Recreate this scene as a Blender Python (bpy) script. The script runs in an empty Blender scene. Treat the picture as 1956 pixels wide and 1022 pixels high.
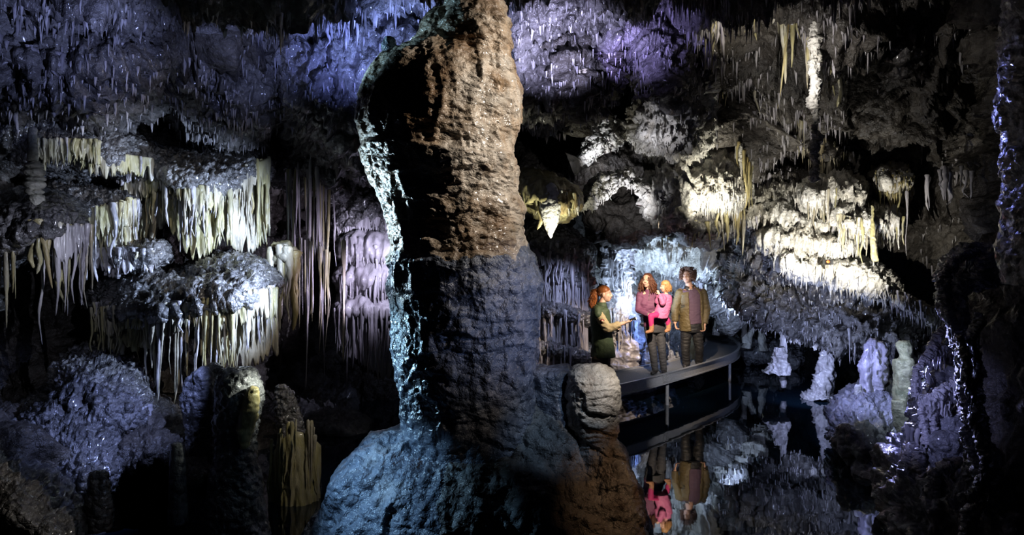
import bpy, bmesh, math, random
import numpy as np
from mathutils import Vector, Matrix

# ------------------------------------------------------------------ camera, world, lights, exposure
F = 1300.0; CX = 978.0; HY = 480.0; CAMZ = 2.6
def P(px, py, d):
    return Vector(((px - CX) * d / F, d, CAMZ - (py - HY) * d / F))

scn = bpy.context.scene
COL = scn.collection
cam_d = bpy.data.cameras.new('camera'); cam = bpy.data.objects.new('camera', cam_d); COL.objects.link(cam)
cam.location = (0, 0, CAMZ); cam.rotation_euler = (math.pi/2, 0, 0)
cam_d.sensor_width = 36; cam_d.lens = 36*F/1956; cam_d.shift_y = -31/1956; cam_d.clip_start = .05
scn.camera = cam
w = bpy.data.worlds.new('world'); scn.world = w; w.use_nodes = True
w.node_tree.nodes['Background'].inputs[0].default_value = (0.10, 0.14, 0.30, 1)
w.node_tree.nodes['Background'].inputs[1].default_value = 0.003
vs = scn.view_settings
vs.view_transform = 'Standard'; vs.look = 'None'; vs.gamma = 1; vs.use_curve_mapping = False; vs.exposure = 0.0
scn.cycles.diffuse_bounces = 1; scn.cycles.max_bounces = 5; scn.cycles.caustics_reflective = False

def lamp(name, pos, energy, col, target=None, angle=60, blend=.5, size=0.0):
    t = 'SPOT' if target is not None else 'POINT'
    l = bpy.data.lights.new(name, t); o = bpy.data.objects.new(name, l); COL.objects.link(o)
    o.location = pos; l.energy = energy; l.color = col; l.shadow_soft_size = size
    if target is not None:
        l.spot_size = math.radians(angle); l.spot_blend = blend
        o.rotation_euler = (Vector(target) - Vector(pos)).to_track_quat('-Z', 'Y').to_euler()
    return o

WARM = (1, .80, .58); COOL = (.62, .76, 1); WHITE = (1, .95, .86); BLUE = (.25, .38, 1); VIO = (.50, .46, 1); CYAN = (.32, .72, 1); YEL = (1, .93, .62)
# the cave's show lighting: zero-size spots, many unseen in mid-air, some added only to brighten
LAMPS = [
 ('column_rim_lamp', P(470, 440, 5.75), 220, (.58, .83, 1), P(735, 400, 5.1), 54, .5),
 ('column_shoulder_lamp', P(470, 120, 5.15), 70, (.45, .78, 1), P(720, 120, 5.15), 40, .5),
 ('column_foot_lamp', P(520, 640, 5.55), 110, (.42, .74, 1), P(770, 700, 5.1), 50, .5),
 ('column_base_lamp', P(420, 700, 4.4), 90, (.36, .66, 1), P(720, 940, 4.8), 50, .6),
 ('column_key_lamp', (2.4, 4.3, 4.7), 480, (1, .90, .78), P(950, 240, 5.2), 46, .7),
 ('column_low_lamp', P(1560, 500, 4.0), 60, (.40, .54, 1), P(1000, 600, 5.0), 34, .7),
 ('column_warm_lamp', P(1480, 300, 4.0), 34, (1, .84, .7), P(960, 640, 5.0), 34, .8),
 ('stump_lamp', P(1380, 430, 3.9), 90, (1, .9, .8), P(1145, 745, 4.9), 17, .5),
 ('terrace_lamp', P(640, 450, 7.5), 450, (.56, .70, 1), P(380, 440, 8.3), 70, .5),
 ('terrace_low_lamp', P(620, 520, 7.2), 340, (.52, .66, 1), P(400, 600, 7.6), 56, .5),
 ('mound_lamp', P(420, 600, 5.8), 170, (.36, .46, 1), P(200, 790, 6.4), 56, .6),
 ('ledge_left_lamp', P(250, 420, 5.9), 40, (.72, .76, 1), P(90, 480, 6.5), 70, .5),
 ('terrace_high_lamp', P(330, 280, 7.0), 26, (.66, .74, 1), P(160, 280, 7.6), 80, .5),
 ('drapery_lamp', P(780, 480, 8.9), 150, (.74, .72, 1), P(670, 520, 10.2), 80, .5),
 ('strand_lamp', P(740, 600, 8.2), 130, (.78, .70, 1), P(600, 520, 9.3), 60, .5),
 ('knob_lamp', P(560, 700, 6.0), 26, (.9, .96, .8), P(470, 760, 6.2), 56, .5),
 ('ceiling_left_lamp', P(280, 180, 5.4), 62, (.40, .48, 1), P(110, 40, 6.6), 66, .6),
 ('ceiling_bulge_lamp', P(500, 140, 6.4), 26, (.40, .48, 1), P(430, 70, 8.0), 70, .6),
 ('ceiling_mid_lamp', P(690, 190, 7.0), 90, (.24, .32, 1), P(650, 30, 8.2), 74, .6),
 ('ceiling_column_lamp', P(800, 190, 6.8), 260, (.30, .42, 1), P(790, 20, 8.2), 80, .6),
 ('ceiling_violet_lamp', P(1070, 170, 7.4), 330, (.60, .60, 1), P(1060, 10, 8.9), 70, .6),
 ('ceiling_fold_lamp', P(1180, 140, 8.2), 100, (.45, .40, 1), P(1220, 20, 9.4), 76, .6),
 ('arch_lamp', P(1235, 590, 12.0), 130, (.54, .72, 1), P(1240, 480, 13.2), 140, .4),
 ('arch_right_lamp', P(1395, 610, 12.3), 150, (.48, .64, 1), P(1390, 520, 13.4), 130, .4),
 ('arch_left_lamp', P(1160, 600, 11.9), 34, (.56, .74, 1), P(1185, 520, 12.9), 120, .4),
 ('grotto_lamp', P(1235, 620, 12.2), 16, (.22, .38, 1), P(1200, 670, 13.0), 130, .4),
 ('hollow_lamp', P(1400, 620, 14.0), 70, (.55, .68, 1), P(1440, 640, 15.2), 120, .4),
 ('fang_lamp', P(1064, 480, 9.0), 46, (1, .97, .76), P(1052, 400, 9.5), 90, .5),
 ('fluted_lamp', P(1128, 520, 10.6), 34, (.52, .60, 1), P(1060, 580, 11.2), 95, .5),
 ('carpet_lamp', P(1360, 430, 9.8), 80, (1, .95, .80), P(1370, 330, 10.5), 100, .5),
 ('band_lamp', P(1520, 520, 9.3), 110, (1, .96, .86), P(1520, 440, 10.4), 105, .5),
 ('band_right_lamp', P(1650, 530, 9.1), 110, (1, .95, .84), P(1640, 460, 10.1), 100, .5),
 ('ledge_lamp', P(1190, 430, 9.8), 42, (.92, .92, 1), P(1190, 350, 10.6), 100, .5),
 ('crest_lamp', P(1120, 320, 10.1), 26, (.9, .92, 1), P(1165, 270, 10.8), 80, .5),
 ('curtain_lamp', P(1420, 60, 8.5), 17, (1, .92, .78), P(1400, 0, 9.2), 110, .6),
 ('wall_fan_lamp', P(1225, 300, 9.3), 14, (.85, .86, 1), P(1290, 210, 10), 74, .6),
 ('pillar_lamp', P(1505, 150, 8.4), 42, (1, .95, .9), P(1550, 120, 8.95), 110, .6),
 ('shore_lamp', P(1540, 620, 8.4), 150, (.38, .44, 1), P(1650, 730, 8.8), 64, .5),
 ('shore_side_lamp', P(1650, 640, 7.4), 40, (.66, .80, .95), P(1725, 720, 8.0), 70, .5),
 ('shore_back_lamp', P(1525, 690, 11.0), 70, (.5, .6, 1), P(1560, 700, 12.2), 120, .5),
 ('right_rim_lamp', P(1570, 640, 6.8), 230, (.46, .48, 1), P(1850, 720, 5.4), 44, .5),
 ('right_low_lamp', P(1700, 690, 8.0), 170, (.38, .40, 1), P(1790, 820, 6.5), 60, .5),
 ('slope_lamp', P(1480, 690, 9.4), 100, (.50, .60, 1), P(1560, 600, 10.8), 110, .5),
 ('edge_rim_lamp', P(1700, 240, 5.6), 40, (.28, .32, 1), P(1940, 260, 4.5), 60, .5),
 ('people_lamp', (2.0, 8.0, 3.75), 2000, (1, .80, .60), P(1268, 592, 11.7), 24, .5),
 ('people_side_fill', P(1290, 480, 9.2), 260, (1, .80, .60), P(1160, 605, 10.5), 32, .6),  # added unseen in mid-air to light the guide's front
 ('saddle_fill', P(1330, 420, 3.9), 30, (.50, .70, 1), P(1060, 800, 4.9), 26, .5),  # added fill, unseen, brightens the dark saddle
 ('foot_warm_fill', P(1560, 760, 4.0), 16, (1, .55, .28), P(1180, 930, 4.8), 34, .5),  # added warm fill floating above the water for the mound's right foot
 ('crust_fill', P(1610, 700, 5.7), 42, (.42, .46, 1), P(1785, 770, 6.3), 50, .5),  # added side fill, unseen, lifts the dark crusts and strands
 ('walkway_fill', P(1540, 540, 7.8), 300, (.95, .95, 1), P(1290, 722, 11.5), 22, .5),  # added fill, no fixture, brightens the side beam and legs
]
for L in LAMPS:
    lamp(L[0], L[1], L[2], L[3], L[4], min(150, L[5]*1.08), .95)

# ------------------------------------------------------------------ numpy noise
rng = np.random.RandomState(7); R = random.Random(11)
_perm = rng.permutation(512).astype(np.int64); _perm = np.concatenate([_perm, _perm, _perm])
_g = rng.normal(size=(512, 3)); _g /= np.linalg.norm(_g, axis=1)[:, None]
def pn(p):
    p = np.asarray(p, dtype=np.float64); i = np.floor(p).astype(np.int64); f = p - i; i &= 511
    u = f*f*f*(f*(f*6-15)+10)
    out = np.zeros(len(p))
    for dx in (0, 1):
        wx = u[:, 0] if dx else 1-u[:, 0]
        for dy in (0, 1):
            wy = u[:, 1] if dy else 1-u[:, 1]
            for dz in (0, 1):
                wz = u[:, 2] if dz else 1-u[:, 2]
                h = _perm[_perm[_perm[(i[:, 0]+dx) & 511] + ((i[:, 1]+dy) & 511)] + ((i[:, 2]+dz) & 511)] & 511
                g = _g[h]
                out += wx*wy*wz*(g[:, 0]*(f[:, 0]-dx)+g[:, 1]*(f[:, 1]-dy)+g[:, 2]*(f[:, 2]-dz))
    return out*1.6
def fbm(p, octv=4, freq=1., gain=.5, sc=(1, 1, 1)):
    p = np.asarray(p)*np.array(sc)*freq; a = 1.; s = 0
    for k in range(octv):
        s = s + a*pn(p*(2.03**k)+17.3*k); a *= gain
    return s
def ridged(p, octv=3, freq=1., gain=.5, sc=(1, 1, 1)):
    p = np.asarray(p)*np.array(sc)*freq; a = 1.; s = 0
    for k in range(octv):
        s = s + a*(1-2*np.abs(pn(p*(2.03**k)+31.7*k))); a *= gain
    return s

# ------------------------------------------------------------------ mesh helpers
def mesh_np(name, V, Fq, mat, parent=None, smooth=True):
    V = np.ascontiguousarray(V, dtype=np.float32); Fq = np.ascontiguousarray(Fq, dtype=np.int32)
    me = bpy.data.meshes.new(name); n, k = Fq.shape
    me.vertices.add(len(V)); me.vertices.foreach_set('co', V.ravel())
    me.loops.add(n*k); me.loops.foreach_set('vertex_index', Fq.ravel())
    me.polygons.add(n); me.polygons.foreach_set('loop_start', np.arange(0, n*k, k, dtype=np.int32))
    me.update(calc_edges=True)
    me.polygons.foreach_set('use_smooth', np.full(n, smooth))
    if mat: me.materials.append(mat)
    if name is None: return me
    o = bpy.data.objects.new(name, me); COL.objects.link(o)
    if parent: o.parent = parent
    return o
def grid_faces(nu, nv, wrap_v=False):
    i = np.arange(nu-1)[:, None]; j = np.arange(nv if wrap_v else nv-1)[None, :]; j2 = (j+1) % nv
    return np.stack([i*nv+j, (i+1)*nv+j, (i+1)*nv+j2, i*nv+j2], -1).reshape(-1, 4)
def grid_normals(G, wrap_v=False):
    du = np.gradient(G, axis=0)
    dv = (np.roll(G, -1, 1)-np.roll(G, 1, 1)) if wrap_v else np.gradient(G, axis=1)
    n = np.cross(du, dv); return n/(np.linalg.norm(n, axis=2)[..., None]+1e-9)
def cr(vals, t):
    vals = np.asarray(vals, float); n = len(vals); t = np.clip(t, 0, n-1-1e-6); i = np.floor(t).astype(int); f = (t-i)
    g = lambda k: vals[np.clip(k, 0, n-1)]
    while f.ndim < vals.ndim: f = f[:, None]
    p0, p1, p2, p3 = g(i-1), g(i), g(i+1), g(i+2)
    return .5*((2*p1)+(-p0+p2)*f+(2*p0-5*p1+4*p2-p3)*f*f+(-p0+3*p1-3*p2+p3)*f**3)
def curve_pts(pts, n):
    """Catmull-Rom through world points, n samples by arc length"""
    A = np.array([tuple(p) for p in pts], float); t = np.linspace(0, len(A)-1, 400); C_ = cr(A, t)
    d = np.concatenate([[0], np.cumsum(np.linalg.norm(np.diff(C_, axis=0), axis=1))])
    s = np.linspace(0, d[-1], n); return np.stack([np.interp(s, d, C_[:, k]) for k in range(3)], 1)

def thing(name, label, cat, loc=(0, 0, 0), group=None):
    o = bpy.data.objects.new(name, None); COL.objects.link(o); o.location = loc; o.empty_display_size = .1
    o['label'] = label; o['category'] = cat
    if group: o['group'] = group
    bpy.context.view_layer.update() if False else None
    return o
def adopt(o, parent, name=None):
    """parent o to an empty, keeping world coordinates"""
    o.parent = parent; o.location = Vector(o.location) - Vector(parent.location)
    return o
def tag(o, label, cat, group=None):
    o['label'] = label; o['category'] = cat
    if group: o['group'] = group
    return o

# ------------------------------------------------------------------ materials
def nd(nt, t, loc=None, **kw):
    n = nt.nodes.new(t)
    for k, v in kw.items(): setattr(n, k, v)
    return n
def rock_mat(name, cols, cscale=1.2, rough=.38, bump=.7, bscale=16, bz=1.0, streak=None, coat=0.0, fine=60, spec=.5, vor=.0, sub=0.0):
    m = bpy.data.materials.new(name); m.use_nodes = True; nt = m.node_tree; b = nt.nodes['Principled BSDF']
    L = nt.links.new
    geo = nd(nt, 'ShaderNodeNewGeometry'); 
    mp = nd(nt, 'ShaderNodeMapping'); mp.inputs['Scale'].default_value = (1, 1, streak or 1); L(geo.outputs['Position'], mp.inputs['Vector'])
    n1 = nd(nt, 'ShaderNodeTexNoise'); n1.inputs['Scale'].default_value = cscale; n1.inputs['Detail'].default_value = 6; n1.inputs['Roughness'].default_value = .65
    L(mp.outputs[0], n1.inputs['Vector'])
    cr_ = nd(nt, 'ShaderNodeValToRGB'); e = cr_.color_ramp
    k = len(cols)
    for i, c in enumerate(cols):
        pos = .34 + .32*i/(max(1, k-1))
        if i < 2: el = e.elements[i]; el.position = pos
        else: el = e.elements.new(pos)
        el.color = (*c, 1)
    L(n1.outputs['Fac'], cr_.inputs['Fac'])
    n2 = nd(nt, 'ShaderNodeTexNoise'); n2.inputs['Scale'].default_value = 9; n2.inputs['Detail'].default_value = 5
    L(mp.outputs[0], n2.inputs['Vector'])
    mr = nd(nt, 'ShaderNodeMapRange'); mr.inputs['From Min'].default_value = .3; mr.inputs['From Max'].default_value = .7; mr.inputs['To Min'].default_value = .55; mr.inputs['To Max'].default_value = 1.15
    L(n2.outputs['Fac'], mr.inputs['Value'])
    mx = nd(nt, 'ShaderNodeMix', data_type='RGBA', blend_type='MULTIPLY'); mx.inputs[0].default_value = 1
    L(cr_.outputs['Color'], mx.inputs[6]); L(mr.outputs[0], mx.inputs[7]); L(mx.outputs[2], b.inputs['Base Color'])
    mb = nd(nt, 'ShaderNodeMapping'); mb.inputs['Scale'].default_value = (1, 1, bz); L(geo.outputs['Position'], mb.inputs['Vector'])
    n3 = nd(nt, 'ShaderNodeTexNoise'); n3.inputs['Scale'].default_value = bscale; n3.inputs['Detail'].default_value = 4; n3.inputs['Roughness'].default_value = .6
    L(mb.outputs[0], n3.inputs['Vector'])
    bp = nd(nt, 'ShaderNodeBump'); bp.inputs['Strength'].default_value = bump; bp.inputs['Distance'].default_value = .6/bscale
    src = n3.outputs['Fac']
    if vor:
        v = nd(nt, 'ShaderNodeTexVoronoi'); v.inputs['Scale'].default_value = bscale*1.1; L(mb.outputs[0], v.inputs['Vector'])
        ad = nd(nt, 'ShaderNodeMath', operation='MULTIPLY_ADD'); ad.inputs[1].default_value = -vor
        L(v.outputs['Distance'], ad.inputs[0]); L(src, ad.inputs[2]); src = ad.outputs[0]
    L(src, bp.inputs['Height'])
    n4 = nd(nt, 'ShaderNodeTexNoise'); n4.inputs['Scale'].default_value = fine; n4.inputs['Detail'].default_value = 2
    L(mb.outputs[0], n4.inputs['Vector'])
    bp2 = nd(nt, 'ShaderNodeBump'); bp2.inputs['Strength'].default_value = bump*.5; bp2.inputs['Distance'].default_value = .5/fine
    L(n4.outputs['Fac'], bp2.inputs['Height']); L(bp.outputs[0], bp2.inputs['Normal']); L(bp2.outputs[0], b.inputs['Normal'])
    b.inputs['Roughness'].default_value = rough; b.inputs['Specular IOR Level'].default_value = spec
    if coat: b.inputs['Coat Weight'].default_value = coat; b.inputs['Coat Roughness'].default_value = .12
    return m
def plain(name, col, rough=.6, metal=0, bump=0, bscale=80, noise=.15, emit=None, spec=.5):
    m = bpy.data.materials.new(name); m.use_nodes = True; nt = m.node_tree; b = nt.nodes['Principled BSDF']; L = nt.links.new
    tc = nd(nt, 'ShaderNodeTexCoord'); n = nd(nt, 'ShaderNodeTexNoise'); n.inputs['Scale'].default_value = bscale; n.inputs['Detail'].default_value = 4
    L(tc.outputs['Object'], n.inputs['Vector'])
    r = nd(nt, 'ShaderNodeValToRGB'); r.color_ramp.elements[0].position = .3; r.color_ramp.elements[1].position = .7
    r.color_ramp.elements[0].color = tuple(c*(1-noise) for c in col)+(1,); r.color_ramp.elements[1].color = tuple(min(1, c*(1+noise)) for c in col)+(1,)
    L(n.outputs['Fac'], r.inputs['Fac']); L(r.outputs['Color'], b.inputs['Base Color'])
    b.inputs['Roughness'].default_value = rough; b.inputs['Metallic'].default_value = metal; b.inputs['Specular IOR Level'].default_value = spec
    if bump:
        bp = nd(nt, 'ShaderNodeBump'); bp.inputs['Strength'].default_value = bump; bp.inputs['Distance'].default_value = .01
        L(n.outputs['Fac'], bp.inputs['Height']); L(bp.outputs[0], b.inputs['Normal'])
    if emit: b.inputs['Emission Color'].default_value = (*emit[0], 1); b.inputs['Emission Strength'].default_value = emit[1]
    return m
M = dict(
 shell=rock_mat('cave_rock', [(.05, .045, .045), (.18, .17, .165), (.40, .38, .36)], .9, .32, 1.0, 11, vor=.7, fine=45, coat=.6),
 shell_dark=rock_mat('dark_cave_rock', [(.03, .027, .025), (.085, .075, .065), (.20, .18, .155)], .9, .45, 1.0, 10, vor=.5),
 flow=rock_mat('wet_flowstone', [(.06, .06, .065), (.17, .165, .165), (.34, .33, .32)], 1.1, .24, 1.0, 15, vor=1.2, fine=60, spec=1.0, coat=.9),
 drape=rock_mat('calcite_drapery', [(.36, .30, .18), (.58, .53, .42), (.52, .47, .22), (.64, .62, .56)], 1.6, .35, .6, 22, bz=.35, streak=.25, fine=80, coat=.35),
 drape_pale=rock_mat('pale_drapery', [(.36, .33, .36), (.60, .57, .60), (.70, .67, .66)], 1.6, .35, .6, 22, bz=.35, streak=.25, fine=80, coat=.35),
 ochre=rock_mat('ochre_drapery', [(.40, .31, .13), (.56, .50, .26), (.36, .26, .12)], 1.6, .35, .6, 22, bz=.35, streak=.3),
 white=rock_mat('white_calcite', [(.60, .55, .46), (.80, .77, .70), (.85, .83, .80)], 1.2, .4, .9, 18, vor=.4, fine=60),
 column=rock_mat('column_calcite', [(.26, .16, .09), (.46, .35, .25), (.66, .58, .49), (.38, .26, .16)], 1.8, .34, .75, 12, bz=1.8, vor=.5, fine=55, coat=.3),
 column_low=rock_mat('column_blue_lit_grey', [(.07, .08, .11), (.20, .23, .30), (.40, .40, .44)], 2.2, .3, 1.0, 12, vor=.7, fine=60, spec=.6),  # bluish grey carries the lower column's blue light in its colour
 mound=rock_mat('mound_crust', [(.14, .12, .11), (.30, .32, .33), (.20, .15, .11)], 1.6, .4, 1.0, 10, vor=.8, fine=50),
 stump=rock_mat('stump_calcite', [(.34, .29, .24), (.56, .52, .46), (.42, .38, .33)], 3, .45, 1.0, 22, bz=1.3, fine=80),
 boulder=rock_mat('boulder_rock', [(.14, .14, .15), (.36, .36, .38)], 2, .3, 1.0, 14, vor=.8, coat=.6),
 banded=rock_mat('banded_calcite', [(.34, .34, .28), (.66, .64, .54), (.28, .30, .24)], 4, .3, .6, 14, streak=2.5, fine=60),
)
# ------------------------------------------------------------------ the cave shell (setting)
_px = [-900, -400, -50, 100, 250, 400, 550, 700, 850, 1000, 1130, 1250, 1370, 1480, 1600, 1720, 1850, 1956, 2350, 2850]
_py = [-700, -220, 0, 80, 160, 240, 320, 400, 480, 560, 640, 720, 800, 900, 1150]
_D = np.array([
 [3.2, 3.3, 3.4, 3.4, 3.4, 3.4, 3.4, 3.4, 3.4, 3.4, 3.4, 3.4, 3.4, 3.4, 3.4, 3.4, 3.4, 3.4, 3.2, 3],
 [3.8, 4.3, 5.2, 5.2, 5.2, 5.2, 5.4, 5.5, 5.8, 6.0, 6.0, 6.0, 6.0, 6.0, 6.0, 6, 6, 5.4, 4.4, 3.8],
 [4, 5, 6.5, 6.8, 7, 7.2, 7.5, 8, 8.5, 8.5, 8.6, 8.8, 8.8, 8.8, 8.8, 9, 9, 8, 6, 4.5],
 [4, 5, 6.8, 7, 7.5, 7.8, 8.4, 8.8, 9.4, 9.4, 9.5, 10, 9.8, 9.6, 9.6, 9.5, 9.5, 8.5, 6, 4.5],
 [4, 5.5, 7.2, 8.6, 10.5, 10.5, 10.8, 11.5, 11.6, 12.8, 16.5, 15, 10.4, 10.6, 10.5, 10, 10, 9, 6, 4.5],
 [4, 5.5, 7, 9, 12.5, 14, 15, 15, 15, 16.5, 18, 16, 10.8, 11.5, 11, 10.5, 10.5, 9, 6, 4.5],
 [4, 5.5, 7, 8.2, 9.5, 10.5, 12, 13, 13, 13.5, 14, 13, 11.5, 12, 11.5, 11, 11, 9, 6, 4.5],
 [4, 5.5, 7.8, 9, 10, 10.8, 12, 12.5, 13, 13, 13.5, 14, 13, 12, 11.5, 11.2, 11, 9, 6, 4.5],
 [4, 5.5, 7.8, 9, 10, 10.6, 11.5, 12.5, 13, 13, 14, 14.6, 14.6, 14, 13, 12, 11, 9, 6, 4.5],
 [4, 5.5, 7.8, 9.0, 10, 10.6, 11.5, 12.5, 13, 13, 13.8, 15, 16, 18, 17, 14, 12, 9, 6, 4.5],
 [4, 5.5, 7.8, 9, 10, 10.6, 11.5, 12.5, 13, 13, 13.5, 15, 17, 20, 19, 15, 12, 9, 6, 4.5],
 [4, 5.5, 7.6, 8.8, 9.8, 10.4, 11.3, 12.3, 12.8, 13, 13.3, 15, 17, 20, 19, 15, 11.5, 9, 6, 4.5],
 [4, 5.5, 7.2, 8.4, 9.4, 10, 11, 12, 12.5, 13, 13.3, 15, 17, 19, 18, 14, 11, 9, 6, 4.5],
 [4, 4.8, 5.6, 6.3, 7, 7.8, 9.5, 11.8, 12.5, 13, 13.3, 15, 17, 18, 17, 14, 11, 9, 6, 4.5],
 [4, 4.6, 5.4, 6, 6.6, 7.4, 9.2, 11.5, 12.5, 13, 13.3, 15, 17, 18, 17, 14, 11, 9, 6, 4.5]], float)
NX, NY = 860, 460
_gx = np.linspace(-900, 2850, NX); _gy = np.linspace(-700, 1150, NY)
def _depth(px, py):
    tx = np.interp(px, _px, np.arange(len(_px))); ty = np.interp(py, _py, np.arange(len(_py)))
    col = cr(_D, ty)                              # (n, 20)
    i = np.clip(np.floor(tx).astype(int), 0, len(_px)-2); f = tx-i; f = f*f*(3-2*f)
    r = np.arange(len(tx)); return col[r, i]*(1-f)+col[r, i+1]*f
XX, YY = np.meshgrid(_gx, _gy, indexing='ij')
_d = _depth(XX.ravel(), YY.ravel())
_pos = np.stack([(XX.ravel()-CX)*_d/F, _d, CAMZ-(YY.ravel()-HY)*_d/F], 1)
def rocky(p, a=1.0):
    p = np.asarray(p)
    q = p + .25*np.stack([pn(p*.8+3), pn(p*.8+9), pn(p*.8+21)], 1)
    return a*(.32*fbm(q, 3, .7) + .15*ridged(q, 3, 1.6, sc=(1, 1, .8)) + .075*ridged(q, 3, 5.5, sc=(1, 1, .6)) + .03*ridged(q, 2, 13, sc=(1, 1, .6)))
_G = _pos.reshape(NX, NY, 3); _N = grid_normals(_G)
_s = np.sign((_N*(_G-np.array([0, 0, CAMZ]))).sum(2)); _N *= -_s[..., None]        # towards the inside
_rk = rocky(_pos).reshape(NX, NY)
_top = np.clip((330-YY)/120, 0, 1)
_rk = _rk*(1+.7*_top)
_G2 = _G + _N*_rk[..., None]
_far = (XX > 1380) & (XX < 1700) & (YY > 560)
def shell_at(px, py):
    i = int(round((px+900)/3750*(NX-1))); j = int(round((py+700)/1850*(NY-1)))
    i = min(max(i, 0), NX-1); j = min(max(j, 0), NY-1); return Vector(_G2[i, j])
def shell_part(name, i0, i1, j0, j1, mat):
    g = _G2[i0:i1, j0:j1]; o = mesh_np(name, g.reshape(-1, 3), grid_faces(i1-i0, j1-j0)[:, ::-1], mat); o['kind'] = 'structure'; return o
ix = lambda px: int(round((px+900)/3750*(NX-1))); jy = lambda py: int(round((py+700)/1850*(NY-1)))
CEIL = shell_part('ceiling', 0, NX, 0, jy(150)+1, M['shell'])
WL = shell_part('wall_left', 0, ix(860)+1, jy(150), NY, M['shell_dark'])  # dark copy of the shell rock puts the unlit void's shade into colour
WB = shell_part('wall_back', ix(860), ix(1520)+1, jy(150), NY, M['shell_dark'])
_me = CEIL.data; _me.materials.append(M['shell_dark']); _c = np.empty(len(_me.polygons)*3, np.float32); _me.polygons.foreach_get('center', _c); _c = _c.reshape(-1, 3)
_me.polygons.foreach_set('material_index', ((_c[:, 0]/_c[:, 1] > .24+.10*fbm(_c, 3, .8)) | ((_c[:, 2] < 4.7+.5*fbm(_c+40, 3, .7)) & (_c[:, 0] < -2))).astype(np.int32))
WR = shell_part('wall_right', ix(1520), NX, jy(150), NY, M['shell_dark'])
# rock bed under the pool and the pool's surface
u = np.linspace(-9, 12, 90); v = np.linspace(.5, 19, 80); A, B = np.meshgrid(u, v, indexing='ij')
fl = np.stack([A.ravel(), B.ravel(), -1.2+.25*fbm(np.stack([A.ravel(), B.ravel(), 0*A.ravel()], 1), 3, .8)], 1)
o = mesh_np('floor', fl, grid_faces(90, 80), M['shell_dark']); o['kind'] = 'structure'
wm = bpy.data.materials.new('pool_water'); wm.use_nodes = True; nt = wm.node_tree; b = nt.nodes['Principled BSDF']
b.inputs['Base Color'].default_value = (.006, .016, .028, 1); b.inputs['Roughness'].default_value = .025; b.inputs['IOR'].default_value = 1.75
n = nd(nt, 'ShaderNodeTexNoise'); n.inputs['Scale'].default_value = 2.2; n.inputs['Detail'].default_value = 2
g = nd(nt, 'ShaderNodeNewGeometry'); nt.links.new(g.outputs['Position'], n.inputs['Vector'])
bp = nd(nt, 'ShaderNodeBump'); bp.inputs['Strength'].default_value = .10; bp.inputs['Distance'].default_value = .02
nt.links.new(n.outputs['Fac'], bp.inputs['Height']); nt.links.new(bp.outputs[0], b.inputs['Normal'])
o = mesh_np('water', [(-9, .5, 0), (12, .5, 0), (12, 19, 0), (-9, 19, 0)], [(0, 1, 2, 3)], wm, smooth=False); o['kind'] = 'structure'

# ------------------------------------------------------------------ stalactites: twelve shapes, unit length, hanging from z=0 to z=-1
def make_tite(name, mat, sides=9, rings=13, blunt=.75, wob=.25, bend=.05, seed=0, base_flare=.10):
    r_ = np.random.RandomState(seed); t = np.linspace(0, 1, rings)
    rad = (1-t)**(blunt*.55)*.62 + base_flare*np.exp(-t*12)+.05
    rad[-1] = .04
    rad = rad*(1+wob*np.interp(t*9, np.arange(10), r_.uniform(-1, 1, 10)))*(1+.12*r_.normal(size=rings))
    cx = bend*np.interp(t*4, np.arange(5), np.concatenate([[0], np.cumsum(r_.normal(size=4))])); cy = bend*np.interp(t*4, np.arange(5), np.concatenate([[0], np.cumsum(r_.normal(size=4))]))
    th = np.arange(sides)*2*math.pi/sides; ph = r_.uniform(0, 1, sides)*.25+.87
    t = np.concatenate([[-.035, -.028], t]); rad = np.concatenate([[.02, .75*rad[0]], rad]); cx = np.concatenate([[cx[0]]*2, cx]); cy = np.concatenate([[cy[0]]*2, cy]); rings += 2
    V = np.stack([cx[:, None]*3+rad[:, None]*np.cos(th)[None]*ph[None], cy[:, None]*3+rad[:, None]*np.sin(th)[None]*ph[None], np.repeat(-t[:, None], sides, 1)], -1)
    return V, grid_faces(rings, sides, True)
TITE = [make_tite('s', None, sides=8, rings=15, seed=k, blunt=R.uniform(.5, 1.5), wob=.3, bend=R.uniform(.05, .22)) for k in range(10)]
MINI = [make_tite('s', None, sides=4, rings=3, seed=50+k, wob=.15, bend=.03) for k in range(6)]
_tm = {}
def tite_mesh(k, mat):
    key = (k, mat.name)
    if key not in _tm:
        V, Fq = TITE[k]; o = mesh_np('stalactite', V.reshape(-1, 3), Fq, mat); me = o.data; bpy.data.objects.remove(o); _tm[key] = me
    return _tm[key]
def tite(pos, length, rad, parent, mat, name='stalactite', tilt=0.0):
    """one hanging stalactite: a part of its formation"""
    o = bpy.data.objects.new(name, tite_mesh(R.randrange(10), mat)); COL.objects.link(o)
    o.location = Vector(pos) - (Vector(parent.location) if parent else Vector()); o.parent = parent
    o.rotation_euler = (R.uniform(-.03, .03)+tilt, R.uniform(-.03, .03), R.uniform(0, 6.28)); o.scale = (rad, rad, length)
    return o
def fringe(parent, pts, n, lmin, lmax, rmin, rmax, mat, jit=.05, name='stalactite', up=.09, prof=None, mats=None):
    """stalactites along a lip given in world points"""
    C_ = curve_pts(pts, 200)
    for k in range(n):
        t = (k+R.uniform(.1, .9))/n; c = C_[int(t*199)]; q = R.random()
        l = lmin+(lmax-lmin)*q**1.2; 
        l *= .62+.75*abs(float(pn(np.array([[c[0]*2.3, c[1]*2.3, 5.1]]))[0]))
        if prof: l *= np.interp(t, np.linspace(0, 1, len(prof)), prof)
        r = R.uniform(rmin, rmax)*(0.6+.7*q)
        m = R.choice(mats) if mats else mat
        tite((c[0]+R.uniform(-jit, jit), c[1]+R.uniform(-jit, jit)*1.6, c[2]+up), l+up, r, parent, m, name)
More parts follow.
